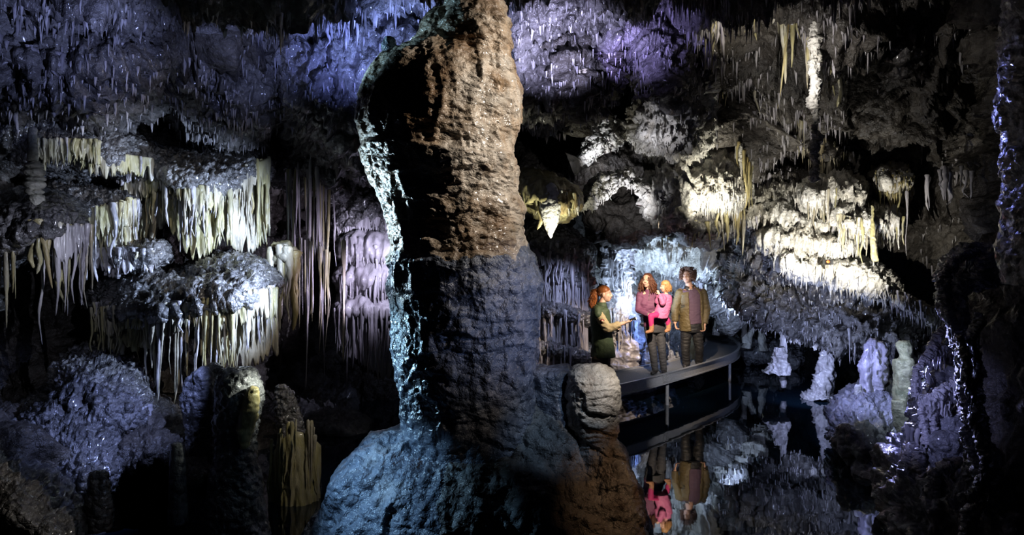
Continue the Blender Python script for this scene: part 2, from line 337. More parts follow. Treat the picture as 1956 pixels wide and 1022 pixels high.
def minis(name, pos, lens, rads, mat, parent=None):
    """many small stalactites nobody would count, one mesh"""
    Vs, Fs, off = [], [], 0
    for p, l, r in zip(pos, lens, rads):
        V, Fq = MINI[R.randrange(6)]; V = V.reshape(-1, 3)*np.array([r, r, l]); a = R.uniform(0, 6.28); c, s = math.cos(a), math.sin(a)
        V = np.stack([V[:, 0]*c-V[:, 1]*s, V[:, 0]*s+V[:, 1]*c, V[:, 2]], 1)+np.array(p)
        Vs.append(V); Fs.append(Fq+off); off += len(V)
    if not Vs: return None
    o = mesh_np(name, np.concatenate(Vs), np.concatenate(Fs), mat)
    if parent is not None: adopt(o, parent)
    o['kind'] = 'stuff'; return o
def shell_minis(parent, regions, mat, name='small_stalactites'):
    """regions: (x0,x1,y0,y1,count,lmin,lmax,rmin,rmax) on the shell"""
    pos, ls, rs = [], [], []
    for (x0, x1, y0, y1, n, a, b_, c, d) in regions:
        k = 0; tries = 0
        while k < n and tries < n*6:
            tries += 1; x = R.uniform(x0, x1); y = R.uniform(y0, y1); i = ix(x); j = jy(y)
            p = _G2[i, j]
            if pn(np.array([p*1.3]))[0] < R.uniform(-.45, .25): continue
            q = R.random()**2; pos.append((p[0], p[1]+.03, p[2]+.05)); ls.append(a+(b_-a)*q); rs.append(c+(d-c)*R.random()); k += 1
    return minis(name, pos, ls, rs, mat, parent)

# ------------------------------------------------------------------ solid rock masses
def loft(name, ridge, lip, mat, parent=None, under=.35, nu=150, nv=90, amp=.05, freq=3.0, fine=.015, ffreq=14, zs=1.0, rid=.04, endp=6, closed_under=1.0, bulge=1.0, flute=0.0, ffl=9):
    """closed solid: rounded top running from ridge (back) to lip (front), curling under"""
    nu = int(nu*.8); nv = int(nv*.8)
    A = curve_pts(ridge, nu); B = curve_pts(lip, nu); uu = np.linspace(0, 1, nu)
    e = (1-np.abs(2*uu-1)**endp); e = np.clip(e, 0, 1)**.5; e[0] = e[-1] = .02
    t1 = np.linspace(0, math.pi/2, int(nv*.5)); h1 = np.sin(t1)**bulge; v1 = np.cos(t1)-1
    t2 = np.linspace(0, math.pi, int(nv*.2))[1:]; h2 = 1-.10*(1-np.cos(t2))*.5*1.6; v2 = -1-.5*under*(1-np.cos(t2))*.5-.04*np.sin(t2)
    n3 = int(nv*.3); h3 = np.linspace(h2[-1], -.12, n3)[1:]; v3 = np.linspace(v2[-1], -1-under*closed_under, n3)[1:]
    n4 = 8; h4 = np.full(n4, -.12)+0*np.linspace(0, 1, n4); v4 = np.linspace(v3[-1], -.05, n4)[1:]; h4 = h4[1:]
    h = np.concatenate([h1, h2, h3, h4]); v = np.concatenate([v1, v2, v3, v4])
    mid = (A+B)/2
    dxy = (B-A).copy(); dz = -(dxy[:, 2].copy()); dxy[:, 2] = 0; dz = np.maximum(dz, .12)
    G = A[:, None]+dxy[:, None]*h[None, :, None]; G[..., 2] = A[:, 2][:, None]+dz[:, None]*v[None]
    cen = mid[:, None].copy(); cen[..., 2] = (A[:, 2]-dz*.6)[:, None]
    G = cen+(G-cen)*e[:, None, None]
    N = grid_normals(G, True)
    c0 = G.mean((0, 1)); s = np.sign(((G-c0)*N).sum()); N = N*s
    p = G.reshape(-1, 3)
    dsp = amp*fbm(p, 3, freq, sc=(1, 1, zs))+rid*ridged(p, 2, freq*1.8, sc=(1, 1, zs))+1.5*fine*ridged(p, 3, ffreq*.7, sc=(1, 1, zs*.7))
    if flute:
        q = p*np.array([1, 1, .12]); low = np.clip(-np.tile(v, nu), 0, 1)**1.5
        dsp = dsp+flute*low*ridged(q, 1, ffl)
    G = G+N*dsp.reshape(nu, -1, 1)
    o = mesh_np(name, G.reshape(-1, 3), grid_faces(nu, len(h), True) if s > 0 else grid_faces(nu, len(h), True)[:, ::-1], mat)
    if parent is not None: adopt(o, parent)
    return o
def lathe(name, prof, mat, parent=None, nz=160, na=96, amp=.03, freq=4., fine=.01, ffreq=16, flat=1.0, zs=1.0, steps=0, step_amp=0, flute=0, ffl=6, dirlean=None, cap=True):
    """prof: list of (x, y, z, r) from top to bottom (world)"""
    A = np.array(prof, float); t = np.linspace(0, len(A)-1, 600); C_ = cr(A, t)
    d = np.concatenate([[0], np.cumsum(np.hypot(np.diff(C_[:, 2]), np.diff(C_[:, 3]))+1e-5)])
    s_ = np.linspace(0, d[-1], nz); Q = np.stack([np.interp(s_, d, C_[:, k]) for k in range(4)], 1); Q[:, 3] = np.maximum(Q[:, 3], .001)
    th = np.arange(na)*2*math.pi/na
    G = np.stack([Q[:, 0][:, None]+Q[:, 3][:, None]*np.cos(th), Q[:, 1][:, None]+flat*Q[:, 3][:, None]*np.sin(th), np.repeat(Q[:, 2][:, None], na, 1)], -1)
    N = grid_normals(G, True); ax = np.stack([Q[:, 0], Q[:, 1], Q[:, 2]], 1)[:, None]; rad = G-ax; s = np.sign((N*rad).sum()); N = N*s
    p = G.reshape(-1, 3)
    dsp = amp*fbm(p, 3, freq, sc=(1, 1, zs))+fine*ridged(p, 2, ffreq, sc=(1, 1, zs))
    if flute: dsp = dsp+flute*ridged(p*np.array([1, 1, .1]), 1, ffl)
    if step_amp:
        ph = p[:, 2]*steps+.6*fbm(p, 2, 1.7)
        fr = ph-np.floor(ph); dsp = dsp+step_amp*(.5-fr)*2*np.minimum(1, (1-fr)*0+1)*np.where(fr < .12, fr/.12, 1)
    k = np.minimum(1, (Q[:, 3]/(.12*Q[:, 3].max()))); G = G+N*(dsp.reshape(nz, na)*k[:, None])[..., None]
    if cap:
        tp = G[0].mean(0); G = np.concatenate([np.repeat(tp[None, None], na, 1), G], 0); bt = G[-1].mean(0); G = np.concatenate([G, np.repeat(bt[None, None], na, 1)], 0)
    fs = grid_faces(len(G), na, True)
    if s > 0: fs = fs
    o = mesh_np(name, G.reshape(-1, 3), fs[:, ::-1] if s < 0 else fs, mat)
    if parent is not None: adopt(o, parent)
    return o
def LP(rows, d, flat=1):
    """silhouette rows (py, left px, right px) at depth d -> lathe profile"""
    out = []
    for (py, l, r) in rows:
        c = P((l+r)/2, py, d); out.append((c.x, c.y, c.z, (r-l)/2*d/F))
    return out
def sheet(name, pts, hs, mat, parent, nu=200, nv=18, amp=.035, ff=9, rag=.35):
    """a fluted curtain of calcite hanging from a lip, closed front and back; hs: heights along it"""
    A = curve_pts(pts, nu); T = np.gradient(A, axis=0); T[:, 2] = 0; T /= np.linalg.norm(T, axis=1)[:, None]+1e-9; O = np.stack([T[:, 1], -T[:, 0], 0*T[:, 0]], 1)
    O *= np.sign((O[:, 1]).mean()+1e-9)*-1
    a1 = np.stack([A[:, 0]*ff, A[:, 1]*ff, 0*A[:, 0]], 1); fl = 1-2*np.abs(pn(a1)); rg = 1-2*np.abs(pn(a1*1.7+9)); h = np.interp(np.linspace(0, 1, nu), np.linspace(0, 1, len(hs)), hs)*(1-rag*.5+rag*rg*.7)
    h = np.maximum(h, .03); t = np.linspace(0, 1, nv)
    f = []
    for sgn in (1, -1):
        G = np.repeat(A[:, None], nv, 1).copy(); G[..., 2] -= h[:, None]*t[None]
        q = G.reshape(-1, 3)*np.array([1, 1, .25]); d = amp*(fl[:, None]+.6*(1-2*np.abs(pn(q*22))).reshape(nu, nv))*(.3+.7*t[None])
        G += O[:, None]*((d+.012)*sgn if sgn > 0 else (d*.6-.02))[..., None]; f.append(G)
    G = np.concatenate([f[0], f[1][:, ::-1]], 1); o = mesh_np(name, G.reshape(-1, 3), grid_faces(nu, 2*nv, True), mat); adopt(o, parent); return o
def fur(o, parent, n, l0, l1, r0, r1, mat, nzmax=.25, name='small_stalactites', cam=True):
    """countless tiny stalactites under and on the face of a rock"""
    me = o.data; m = len(me.vertices); co = np.empty(m*3, np.float32); me.vertices.foreach_get('co', co); co = co.reshape(-1, 3); nn = np.empty(m*3, np.float32); me.vertex_normals.foreach_get('vector', nn); nn = nn.reshape(-1, 3)
    ok = (nn[:, 2] < nzmax) & (nn[:, 1] < .35); idx = np.nonzero(ok)[0]
    if not len(idx): return
    pick = rng.choice(idx, n); P_ = co[pick]+rng.normal(size=(n, 3))*.015; q = rng.rand(n)**2
    minis(name, P_-nn[pick]*.01+np.array([0, 0, .02]), l0+(l1-l0)*q, r0+(r1-r0)*rng.rand(n), mat, parent)
PP = lambda L, dd=0: [P(a, b_, c+dd) for a, b_, c in L]

# ------------------------------------------------------------------ left wall: terraces of flowstone with hanging draperies
def terrace(name, label, ridge, lip, fr=None, mat='flow', cat='flowstone', group=None, sheets=(), hairs=None, **kw):
    base = P(*lip[len(lip)//2]); t = thing(name, label, cat, (base.x, base.y, base.z-.3), group)
    dm = loft('rock_dome', PP(ridge), PP(lip), M[mat], t, **kw)
    for (sp, hs, sm) in sheets: sheet('drapery_sheet', PP(sp), hs, M[sm], t)
    if hairs: fur(dm, t, hairs[0], hairs[1], hairs[2], .012, .028, M[hairs[3]])
    for f in (fr or []):
        pts, n, a, b_, r0, r1, mts = f[:7]; ex = f[7] if len(f) > 7 else {}
        fringe(t, PP(pts, .03), n, a, b_, r0, r1, None, mats=[M[m] for m in mts], **ex)
        if n >= 14 and cat == 'flowstone': sheet('drapery_apron', [q+Vector((0, .01, .10)) for q in PP(pts)], (.20+.2*a, .26+.25*a, .18+.2*a, .24+.2*a), M[mts[0]], t, nu=150, nv=12, amp=.028, ff=13, rag=.75)
    return t
D3 = ('drape', 'drape', 'drape_pale', 'ochre')
terrace('flowstone_terrace', 'dark scaly flowstone slope high on the left wall with short ribbed draperies',
  [(-60, 150, 8.2), (60, 185, 8.6), (180, 235, 9), (290, 290, 9.6)], [(-60, 225, 6.9), (50, 285, 7.2), (150, 290, 7.5), (290, 325, 8.2)],
  [([(70, 285, 7.15), (130, 282, 7.3), (190, 285, 7.5)], 32, .12, .32, .016, .03, ('drape', 'drape_pale', 'drape')),
   ([(-40, 220, 6.9), (10, 225, 6.9), (30, 232, 7)], 9, .1, .25, .02, .03, ('drape_pale',)),
   ([(150, 300, 7.5), (230, 310, 7.8), (290, 318, 8.1)], 18, .06, .16, .02, .03, ('drape', 'drape_pale'))], under=.3, fine=.03)
for k, (x0, y0, x1, y1, dd) in enumerate([(165, 236, 250, 250, 8.6), (205, 288, 300, 300, 8.5), (210, 318, 290, 326, 8.3)]):
    terrace('rimstone_ledge', ['uppermost thin ribbed ledge in the dark high on the left wall', 'middle thin ribbed ledge below the uppermost, left wall', 'lowest thin ribbed ledge just above the pale draperies'][k],
      [(x0-10, y0-12, dd+.5), ((x0+x1)/2, y0-14, dd+.6), (x1+10, y1-12, dd+.6)], [(x0, y0, dd), ((x0+x1)/2, y0+4, dd-.1), (x1, y1, dd)],
      [([(x0+6, y0+3, dd-.02), ((x0+x1)/2, y0+6, dd-.1), (x1-6, y1+3, dd)], 14, .05, .12, .015, .028, ('drape_pale', 'drape'))], nu=70, nv=50, amp=.02, fine=.02, under=.2)
terrace('flowstone_terrace', 'mid-height left terrace whose lip carries a long row of cream draperies',
  [(225, 305, 9.3), (330, 300, 9.4), (430, 300, 9.6), (520, 290, 9.9)], [(228, 345, 8.3), (300, 332, 8.2), (360, 352, 8.1), (430, 345, 8.4), (512, 318, 8.8)],
  [([(232, 345, 8.3), (300, 335, 8.2), (350, 345, 8.1)], 36, .35, 1.02, .02, .042, D3), ([(350, 370, 8.1), (385, 372, 8.15), (420, 365, 8.4)], 26, .35, .85, .02, .045, ('drape', 'drape_pale')),
   ([(410, 345, 8.4), (460, 335, 8.6), (512, 316, 8.8)], 34, .4, 1.1, .02, .045, ('drape', 'drape', 'drape', 'ochre'))], under=.6, fine=.03,
  sheets=[([(235, 345, 8.5), (300, 335, 8.4), (350, 345, 8.3), (420, 352, 8.5), (512, 318, 9.0)], (.6, .9, .5, .95, .7, 1.0, .9), 'drape')])
terrace('flowstone_terrace', 'low ribbed flowstone shelf left of the long cream draperies',
  [(60, 350, 8.4), (150, 370, 8.5), (255, 385, 8.8)], [(100, 400, 7.6), (170, 405, 7.6), (260, 400, 8.0)],
  [([(150, 415, 7.55), (200, 410, 7.6), (258, 395, 7.9)], 36, .3, .75, .02, .042, ('drape', 'drape_pale', 'ochre')),
   ([(185, 490, 7.7), (230, 488, 7.7), (285, 490, 7.8)], 14, .06, .14, .03, .05, ('drape_pale',))], under=1.2, fine=.03, sheets=[([(165, 418, 7.75), (210, 412, 7.8), (262, 395, 8.05)], (.4, .6, .7), 'drape')])
terrace('flowstone_terrace', 'small rounded shelf between the pale draperies and the broad mound',
  [(190, 475, 8.6), (250, 470, 8.7), (320, 470, 8.8)], [(195, 500, 7.8), (240, 496, 7.7), (300, 492, 7.9)], [([(200, 500, 7.8), (240, 498, 7.7), (296, 494, 7.85)], 22, .05, .14, .02, .035, ('drape_pale', 'drape'))], nu=110, nv=70, fine=.035, under=.3)
terrace('flowstone_mound', 'broad dark scaly mound whose lip drips with yellow and white draperies',
  [(180, 545, 8.7), (260, 508, 9.0), (350, 520, 9.2), (440, 500, 9.3), (520, 505, 9.1)], [(178, 598, 7.8), (240, 590, 7.5), (330, 600, 7.4), (420, 585, 7.5), (480, 570, 7.6), (530, 562, 7.9)],
  [([(184, 604, 7.75), (230, 600, 7.55), (290, 600, 7.45)], 36, .25, .58, .018, .036, ('drape', 'ochre', 'drape')), ([(285, 600, 7.45), (330, 598, 7.4), (400, 590, 7.5)], 34, .3, 1.05, .016, .034, ('drape', 'drape_pale', 'drape')),
   ([(400, 590, 7.5), (460, 575, 7.6), (528, 565, 7.85)], 42, .45, .98, .018, .036, ('drape', 'ochre', 'drape', 'drape_pale')),
   ([(190, 592, 7.75), (330, 592, 7.45), (525, 560, 7.85)], 70, .1, .3, .022, .042, ('drape_pale', 'drape'))], under=.5, fine=.035, amp=.06,
  sheets=[([(184, 604, 7.95), (240, 600, 7.7), (290, 602, 7.6)], (.3, .45, .35), 'drape'), ([(385, 592, 7.7), (460, 577, 7.75), (530, 565, 8.0)], (.5, .75, .65), 'drape')])
terrace('flowstone_hood', 'rounded grey hood of flowstone crowning the right end of the broad mound',
  [(350, 520, 8.8), (430, 492, 8.9), (505, 500, 8.9)], [(355, 552, 8.2), (430, 548, 7.9), (512, 545, 8.1)], None, nu=100, nv=60, flute=.04, under=.5, fine=.03)
terrace('flowstone_ledge', 'left edge ledge with fat ochre stalactites and one very long thin one',
  [(-90, 380, 7.6), (-20, 385, 7.6), (70, 372, 7.7), (150, 385, 7.8)], [(-90, 460, 6.4), (0, 462, 6.4), (80, 440, 6.5), (168, 445, 6.8)],
  [([(-20, 460, 6.45), (10, 462, 6.45), (35, 455, 6.5)], 9, .4, 1.15, .02, .038, ('drape', 'ochre')), ([(58, 440, 6.5), (85, 440, 6.55), (105, 445, 6.6)], 6, .45, .72, .04, .07, ('ochre', 'ochre', 'drape')),
   ([(100, 450, 6.6), (135, 450, 6.7), (168, 448, 6.8)], 30, .3, .72, .014, .03, ('drape_pale', 'drape')), ([(78, 455, 6.5), (80, 456, 6.5)], 1, 1.2, 1.25, .03, .03, ('drape_pale',))], under=.5)
terrace('flowstone_mound', 'rounded scaly boulder-like mound with ribbed right flank, lower left',
  [(120, 690, 7.8), (170, 668, 8.0), (240, 690, 7.9), (280, 730, 7.8)], [(108, 760, 6.9), (160, 790, 6.6), (230, 815, 6.6), (275, 820, 6.9)],
  [([(205, 790, 6.62), (250, 800, 6.68), (276, 790, 6.85)], 12, .08, .22, .03, .05, ('drape_pale', 'drape'))], under=.3, fine=.035, flute=.04, amp=.06)
terrace('flowstone_mound', 'blue glistening mound low in the left corner below the ribbed one',
  [(50, 770, 7.2), (110, 745, 7.4), (180, 770, 7.3), (245, 800, 7.3)], [(40, 850, 6.2), (100, 890, 6.0), (170, 930, 5.9), (245, 900, 6.3)], None, under=.6, fine=.035, amp=.06)
terrace('flowstone_slab', 'dim sloping slab in the bottom left corner of the cave',
  [(-200, 780, 6.2), (-40, 800, 6.2), (40, 840, 6.2), (120, 930, 6.0)], [(-200, 960, 4.9), (-40, 960, 4.9), (60, 1000, 4.8), (150, 1040, 4.9)], None, under=1.0, fine=.03, amp=.06)
terrace('rubble_bank', 'dark rubble bank between the lower left mounds',
  [(200, 800, 7.6), (280, 770, 7.6), (350, 800, 7.5), (400, 860, 7.3)], [(180, 900, 6.4), (270, 880, 6.2), (340, 880, 6.2), (420, 960, 6.1)], None, mat='shell_dark', under=1.2, amp=.09, fine=.03)
# beehive stalagmite, top left
t = thing('stalagmite', 'stacked beehive stalagmite with glossy bands on the upper left ledge', 'stalagmite', P(66, 380, 6.7))
lathe('stem', LP([(244, 60, 68), (248, 56, 70), (270, 55, 70), (274, 57, 70), (278, 55, 71), (308, 53, 71)], 6.7), M['banded'], t, nz=50, na=32, amp=.004, fine=.003)
for k, (y0, y1, l, r) in enumerate([(308, 322, 50, 80), (318, 336, 48, 82), (334, 346, 52, 84), (343, 360, 50, 84), (358, 372, 52, 82), (368, 392, 60, 84)]):
    lathe('band', LP([(y0, (l+r)/2-8, (l+r)/2+8), (y0+3, l+6, r-6), (y0+8, l, r), (y1-3, l+3, r-2), (y1+2, l+10, r-10)], 6.7), M['banded'], t, nz=26, na=40, amp=.012, fine=.006, ffreq=20)
# knobs and stalagmites along the bottom left
t = thing('stalagmite', 'tall pale-flanked stalagmite with a yellow drip streak, lower left', 'stalagmite', P(450, 1040, 6.2))
lathe('shaft', LP([(708, 440, 470), (712, 428, 485), (740, 420, 496), (800, 418, 488), (850, 420, 484), (900, 412, 490), (980, 400, 500), (1100, 380, 520)], 6.2), M['boulder'], t, amp=.03, freq=4, fine=.02, flute=.012, ffl=8)
lathe('drip_streak', LP([(738, 478, 486), (745, 470, 494), (790, 462, 490), (830, 455, 480), (855, 462, 474)], 6.02), M['ochre'], t, nz=60, na=30, amp=.02)
t = thing('stalagmite', 'squat dark stalagmite with grey veins beside the tall streaked one', 'stalagmite', P(395, 960, 6.6))
lathe('shaft', LP([(706, 385, 410), (712, 368, 425), (760, 358, 432), (850, 362, 430), (1000, 340, 450)], 6.6), M['boulder'], t, amp=.04, freq=4, fine=.015, flute=.02, ffl=7)
t = thing('stalagmite', 'leaning blade-like stalagmite ridge with scaly blue surface', 'stalagmite', P(580, 1000, 7.6))
lathe('shaft', LP([(735, 532, 540), (760, 532, 556), (820, 538, 582), (880, 542, 600), (960, 546, 612), (1080, 548, 630)], 7.4), M['flow'], t, amp=.03, fine=.02, flute=.02)
t = thing('stalagmite', 'small smooth round-topped stalagmite catching one highlight, bottom left', 'stalagmite', P(340, 915, 5.9))
lathe('shaft', LP([(845, 334, 344), (849, 328, 350), (862, 326, 352), (1000, 322, 358)], 5.9), M['boulder'], t, nz=60, na=40, amp=.003, fine=.002)
t = thing('stalagmite', 'stubby dark stalagmite in front of the blue mound, bottom left', 'stalagmite', P(190, 960, 5.6))
lathe('shaft', LP([(898, 180, 196), (905, 172, 206), (940, 170, 208), (1010, 164, 214)], 5.6), M['flow'], t, nz=70, na=40, amp=.02, fine=.01)
t = thing('drapery_curtain', 'pale fluted curtain dipping into the water below the leaning blade', 'flowstone', P(570, 900, 7.2))
sheet('drapery_sheet', PP([(520, 870, 7.1), (545, 835, 7.0), (575, 825, 7.0), (612, 850, 7.2)]), (.7, .95, 1.0, .9), M['drape'], t, amp=.05, ff=12)
fringe(t, PP([(525, 860, 7.0), (570, 822, 6.92), (608, 850, 7.1)]), 16, .5, 1.1, .018, .035, M['drape'])
# drapery columns between terraces and the great column
def curtain(label, group, pts, n, lmin, lmax, rmin, rmax, mts, knob=None, kw=None, head=None):
    a = P(*pts[len(pts)//2]); t = thing('drapery_curtain', label, 'stalactites', (a.x, a.y, a.z), group)
    if head: loft('rock_head', PP(head[0]), PP(head[1]), M[head[2]], t, nu=80, nv=50, **(head[3] if len(head) > 3 else {}))
    fringe(t, PP(pts), n, lmin, lmax, rmin, rmax, None, mats=[M[m] for m in mts], **(kw or {})); return t
curtain('knobbly cream drapery lump hanging right of the broad mound', None, [(522, 490, 8.6), (540, 484, 8.6), (562, 500, 8.6)], 11, .6, 1.1, .04, .07, ('drape', 'drape', 'ochre'),
  head=([(515, 480, 9.2), (540, 472, 9.2), (565, 485, 9.2)], [(518, 498, 8.6), (540, 492, 8.5), (565, 505, 8.6)], 'drape'))
curtain('long mauve drapery strands hanging from the dark arch left of the column', None, [(560, 350, 9.4), (585, 330, 9.4), (610, 345, 9.4), (632, 360, 9.5)], 30, .9, 2.8, .018, .034, ('drape_pale', 'drape_pale', 'drape'),
  head=([(520, 300, 10.6), (570, 278, 10.6), (620, 300, 10.6), (660, 345, 10.6)], [(540, 330, 9.6), (580, 322, 9.4), (620, 335, 9.4), (655, 372, 9.6)], 'flow', dict(rid=.09, amp=.08)), kw=dict(jit=.09, up=.1))
curtain('thin pale strands dangling low between the mauve strands', None, [(570, 470, 9.0), (600, 480, 9.1), (630, 500, 9.2)], 12, .8, 1.7, .014, .028, ('drape_pale', 'drape'))
curtain('knotted cream strand reaching nearly to the water left of the column', None, [(655, 478, 8.6), (660, 478, 8.6)], 2, 1.5, 1.85, .028, .036, ('drape',))
t = terrace('flowstone_cascade', 'stepped mauve flowstone cascade right behind the great column',
  [(640, 360, 11.2), (690, 330, 11.4), (780, 380, 11.4)], [(636, 420, 10.3), (690, 410, 10.2), (790, 450, 10.4)],
  [([(640, 425, 10.3), (690, 415, 10.2), (770, 440, 10.3)], 36, .3, .8, .02, .045, ('drape_pale',))], under=1, rid=.08)
for k, (y, dd) in enumerate([(440, 10.1), (500, 10.0), (560, 9.9)]):
    loft('rock_step', PP([(645, y, 11), (700, y-15, 11), (790, y+5, 11)]), PP([(652-k*4, y+38, dd), (700, y+34, dd-.05), (790, y+50, dd)]), M['drape_pale'], t, nu=90, nv=60, flute=.05, under=.8)
    fringe(t, PP([(652-k*4, y+42, dd), (700, y+40, dd-.05), (780, y+50, dd)]), 34, .4, 1.3 if k > 0 else .7, .018, .038, M['drape_pale'])
    sheet('drapery_sheet', PP([(656-k*4, y+42, dd+.15), (700, y+40, dd+.1), (780, y+50, dd+.15)]), (.5, .7, .9, .6), M['drape_pale'], t)
# rocks at the foot of the drapery wall, with the pool in front
t = thing('boulder', 'low angular blue-lit boulder at the waterline behind the drapery strands', 'boulder', P(600, 790, 10.6))
loft('rock', PP([(560, 760, 11.4), (610, 740, 11.5), (670, 755, 11.5)]), PP([(565, 795, 10.4), (610, 800, 10.3), (665, 800, 10.4)]), M['boulder'], t, nu=90, nv=60, amp=.09, rid=.08)
t = thing('boulder', 'flat slab lying in the pool left of the column foot', 'boulder', P(640, 830, 9.6))
loft('rock', PP([(585, 795, 10.3), (640, 785, 10.3), (700, 800, 10.3)]), PP([(590, 815, 9.7), (640, 822, 9.6), (700, 822, 9.7)]), M['boulder'], t, nu=80, nv=50, amp=.05, rid=.05)

# ------------------------------------------------------------------ hanging rock in the upper left
def hang(name, label, cat, ridge, lip, fr, mat='shell', **kw):
    kw.setdefault('hairs', (700, .04, .16, 'drape_pale')); kw.setdefault('fine', .03)
    return terrace(name, label, ridge, lip, fr, mat=mat, cat=cat, **kw)
hang('hanging_rock', 'craggy blue rock shelf fringed with stalactites, top left', 'rock', [(-100, 40, 8), (80, 30, 8), (250, 60, 8.2), (350, 50, 8.4)], [(-100, 100, 6.4), (60, 110, 6.5), (200, 125, 6.7), (340, 80, 7)],
  [([(90, 115, 6.5), (150, 125, 6.6), (260, 120, 6.8)], 30, .08, .22, .025, .045, ('drape_pale', 'drape')), ([(-60, 100, 6.4), (20, 105, 6.4), (90, 112, 6.5)], 22, .05, .16, .03, .05, ('drape_pale',)), ([(200, 90, 6.6), (280, 85, 6.9), (340, 70, 7)], 14, .1, .3, .02, .035, ('drape_pale',))], under=.5, rid=.12, amp=.1)
hang('hanging_rock', 'knobbly column of rock hanging from the ceiling right of the craggy shelf', 'rock', [(330, 20, 8.2), (370, 10, 8.2), (410, 40, 8.3)], [(335, 90, 7.4), (360, 110, 7.3), (385, 90, 7.5)],
  [([(338, 95, 7.35), (355, 115, 7.3), (380, 95, 7.4)], 12, .15, .42, .03, .06, ('drape_pale',))], under=.4, rid=.1)
hang('hanging_rock', 'smooth lilac bulge of ceiling rock left of the dark hollow', 'rock', [(370, 60, 9), (430, 50, 9), (500, 100, 9.2)], [(375, 140, 7.8), (440, 165, 7.8), (520, 185, 8)],
  [([(380, 150, 7.8), (440, 170, 7.8), (515, 190, 8)], 20, .06, .2, .03, .05, ('drape_pale',))], under=.5, rid=.1, amp=.1)
hang('hanging_rock', 'spiky blue-white rock lump at the mouth of the dark hollow', 'rock', [(350, 180, 9.2), (400, 172, 9.2), (490, 215, 9.4)], [(352, 202, 8.6), (400, 212, 8.5), (495, 240, 8.8)],
  [([(356, 205, 8.55), (400, 214, 8.5), (490, 240, 8.75)], 20, .05, .16, .03, .05, ('drape_pale',))], under=.6, rid=.12, amp=.08)
hang('hanging_rock', 'tangled blue ceiling rock bristling with stalactites left of the column top', 'rock', [(480, -20, 9.4), (580, -30, 9.4), (700, -20, 9.6), (820, -10, 9.6)], [(500, 60, 8.0), (590, 120, 8.0), (680, 160, 8.1), (800, 120, 8.4)],
  [([(510, 70, 8.0), (590, 125, 8.0), (680, 165, 8.1)], 40, .08, .34, .02, .045, ('drape_pale', 'drape')), ([(520, 20, 7.9), (600, 40, 7.7), (690, 60, 7.8)], 30, .1, .4, .02, .04, ('drape_pale',))], under=.5, rid=.16, amp=.14)

# ------------------------------------------------------------------ centre: ceiling right of the column, ledges, arch
hang('hanging_rock', 'crinkled violet ceiling rock right of the column top', 'rock', [(960, -40, 9.6), (1060, -50, 9.8), (1160, -40, 10)], [(980, 110, 8.8), (1060, 120, 8.8), (1140, 80, 9.2)],
  [([(985, 130, 8.8), (1040, 135, 8.8), (1110, 120, 9)], 26, .05, .22, .025, .05, ('drape_pale',))], under=.4, rid=.16, amp=.16)
hang('hanging_rock', 'mossy-brown jagged ceiling tongue pointing down right of the column', 'rock', [(1060, -10, 9.4), (1110, -20, 9.4), (1170, 0, 9.6)], [(1070, 90, 8.6), (1105, 150, 8.6), (1150, 90, 8.9)], 
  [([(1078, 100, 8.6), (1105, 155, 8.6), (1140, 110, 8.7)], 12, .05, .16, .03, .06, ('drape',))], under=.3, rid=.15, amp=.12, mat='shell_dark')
hang('hanging_rock', 'lilac ceiling fold curving round the black hollow', 'rock', [(1150, -40, 10.4), (1220, -40, 10.2), (1290, 20, 10), (1330, 120, 10)], [(1170, 60, 9.4), (1225, 70, 9.3), (1270, 140, 9.2), (1290, 200, 9.4)],
  [([(1180, 66, 9.4), (1225, 76, 9.3), (1268, 140, 9.2)], 26, .05, .2, .025, .045, ('drape_pale',))], under=.3, rid=.14, amp=.12)
terrace('rock_fan', 'spiky fan of small calcite points on the wall beside the black hollow',
  [(1215, 215, 10.6), (1290, 140, 10.4), (1360, 150, 10.4)], [(1218, 245, 9.8), (1280, 248, 9.7), (1330, 250, 9.9)],
  [([(1222, 235, 9.8), (1270, 215, 9.72), (1325, 200, 9.9)], 50, .04, .13, .02, .035, ('white', 'drape_pale')), ([(1225, 215, 10.), (1270, 180, 9.85), (1325, 150, 9.9)], 40, .04, .13, .02, .035, ('white', 'drape_pale'))], mat='white', cat='rock', rid=.08, amp=.06, under=.3, fine=.05, hairs=(1200, .02, .07, 'white'))
terrace('rock_ledge', 'black rounded boulder ledge under the white crest',
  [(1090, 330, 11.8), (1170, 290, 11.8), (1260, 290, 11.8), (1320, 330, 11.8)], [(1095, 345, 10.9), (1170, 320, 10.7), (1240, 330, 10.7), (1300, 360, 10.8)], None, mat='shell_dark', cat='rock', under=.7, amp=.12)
terrace('crystal_crest', 'white crest to the right joining the bright carpet of stalactites',
  [(1240, 350, 11.0), (1290, 320, 11.0), (1340, 320, 11.0)], [(1240, 378, 10.3), (1285, 378, 10.2), (1330, 350, 10.3)],
  [([(1250, 380, 10.25), (1285, 382, 10.2), (1330, 354, 10.3)], 20, .05, .16, .015, .03, ('white',))], mat='white', cat='rock', rid=.14, amp=.05, under=.6, fine=.04)
tg = thing('stalactite', 'single long white spine hanging above the family', 'stalactite', P(1258, 375, 10.15)); tite(P(1258, 372, 10.15), .5, .035, tg, M['white'], 'spine')
terrace('rock_ledge', 'black hollow boulder hanging between the white crests and the arch',
  [(1120, 385, 12.6), (1180, 375, 12.4), (1260, 385, 12.4), (1330, 370, 12.4)], [(1120, 422, 11.4), (1180, 440, 11.2), (1250, 428, 11.2), (1330, 408, 11.4)], None, mat='shell_dark', cat='rock', under=.4, amp=.14)
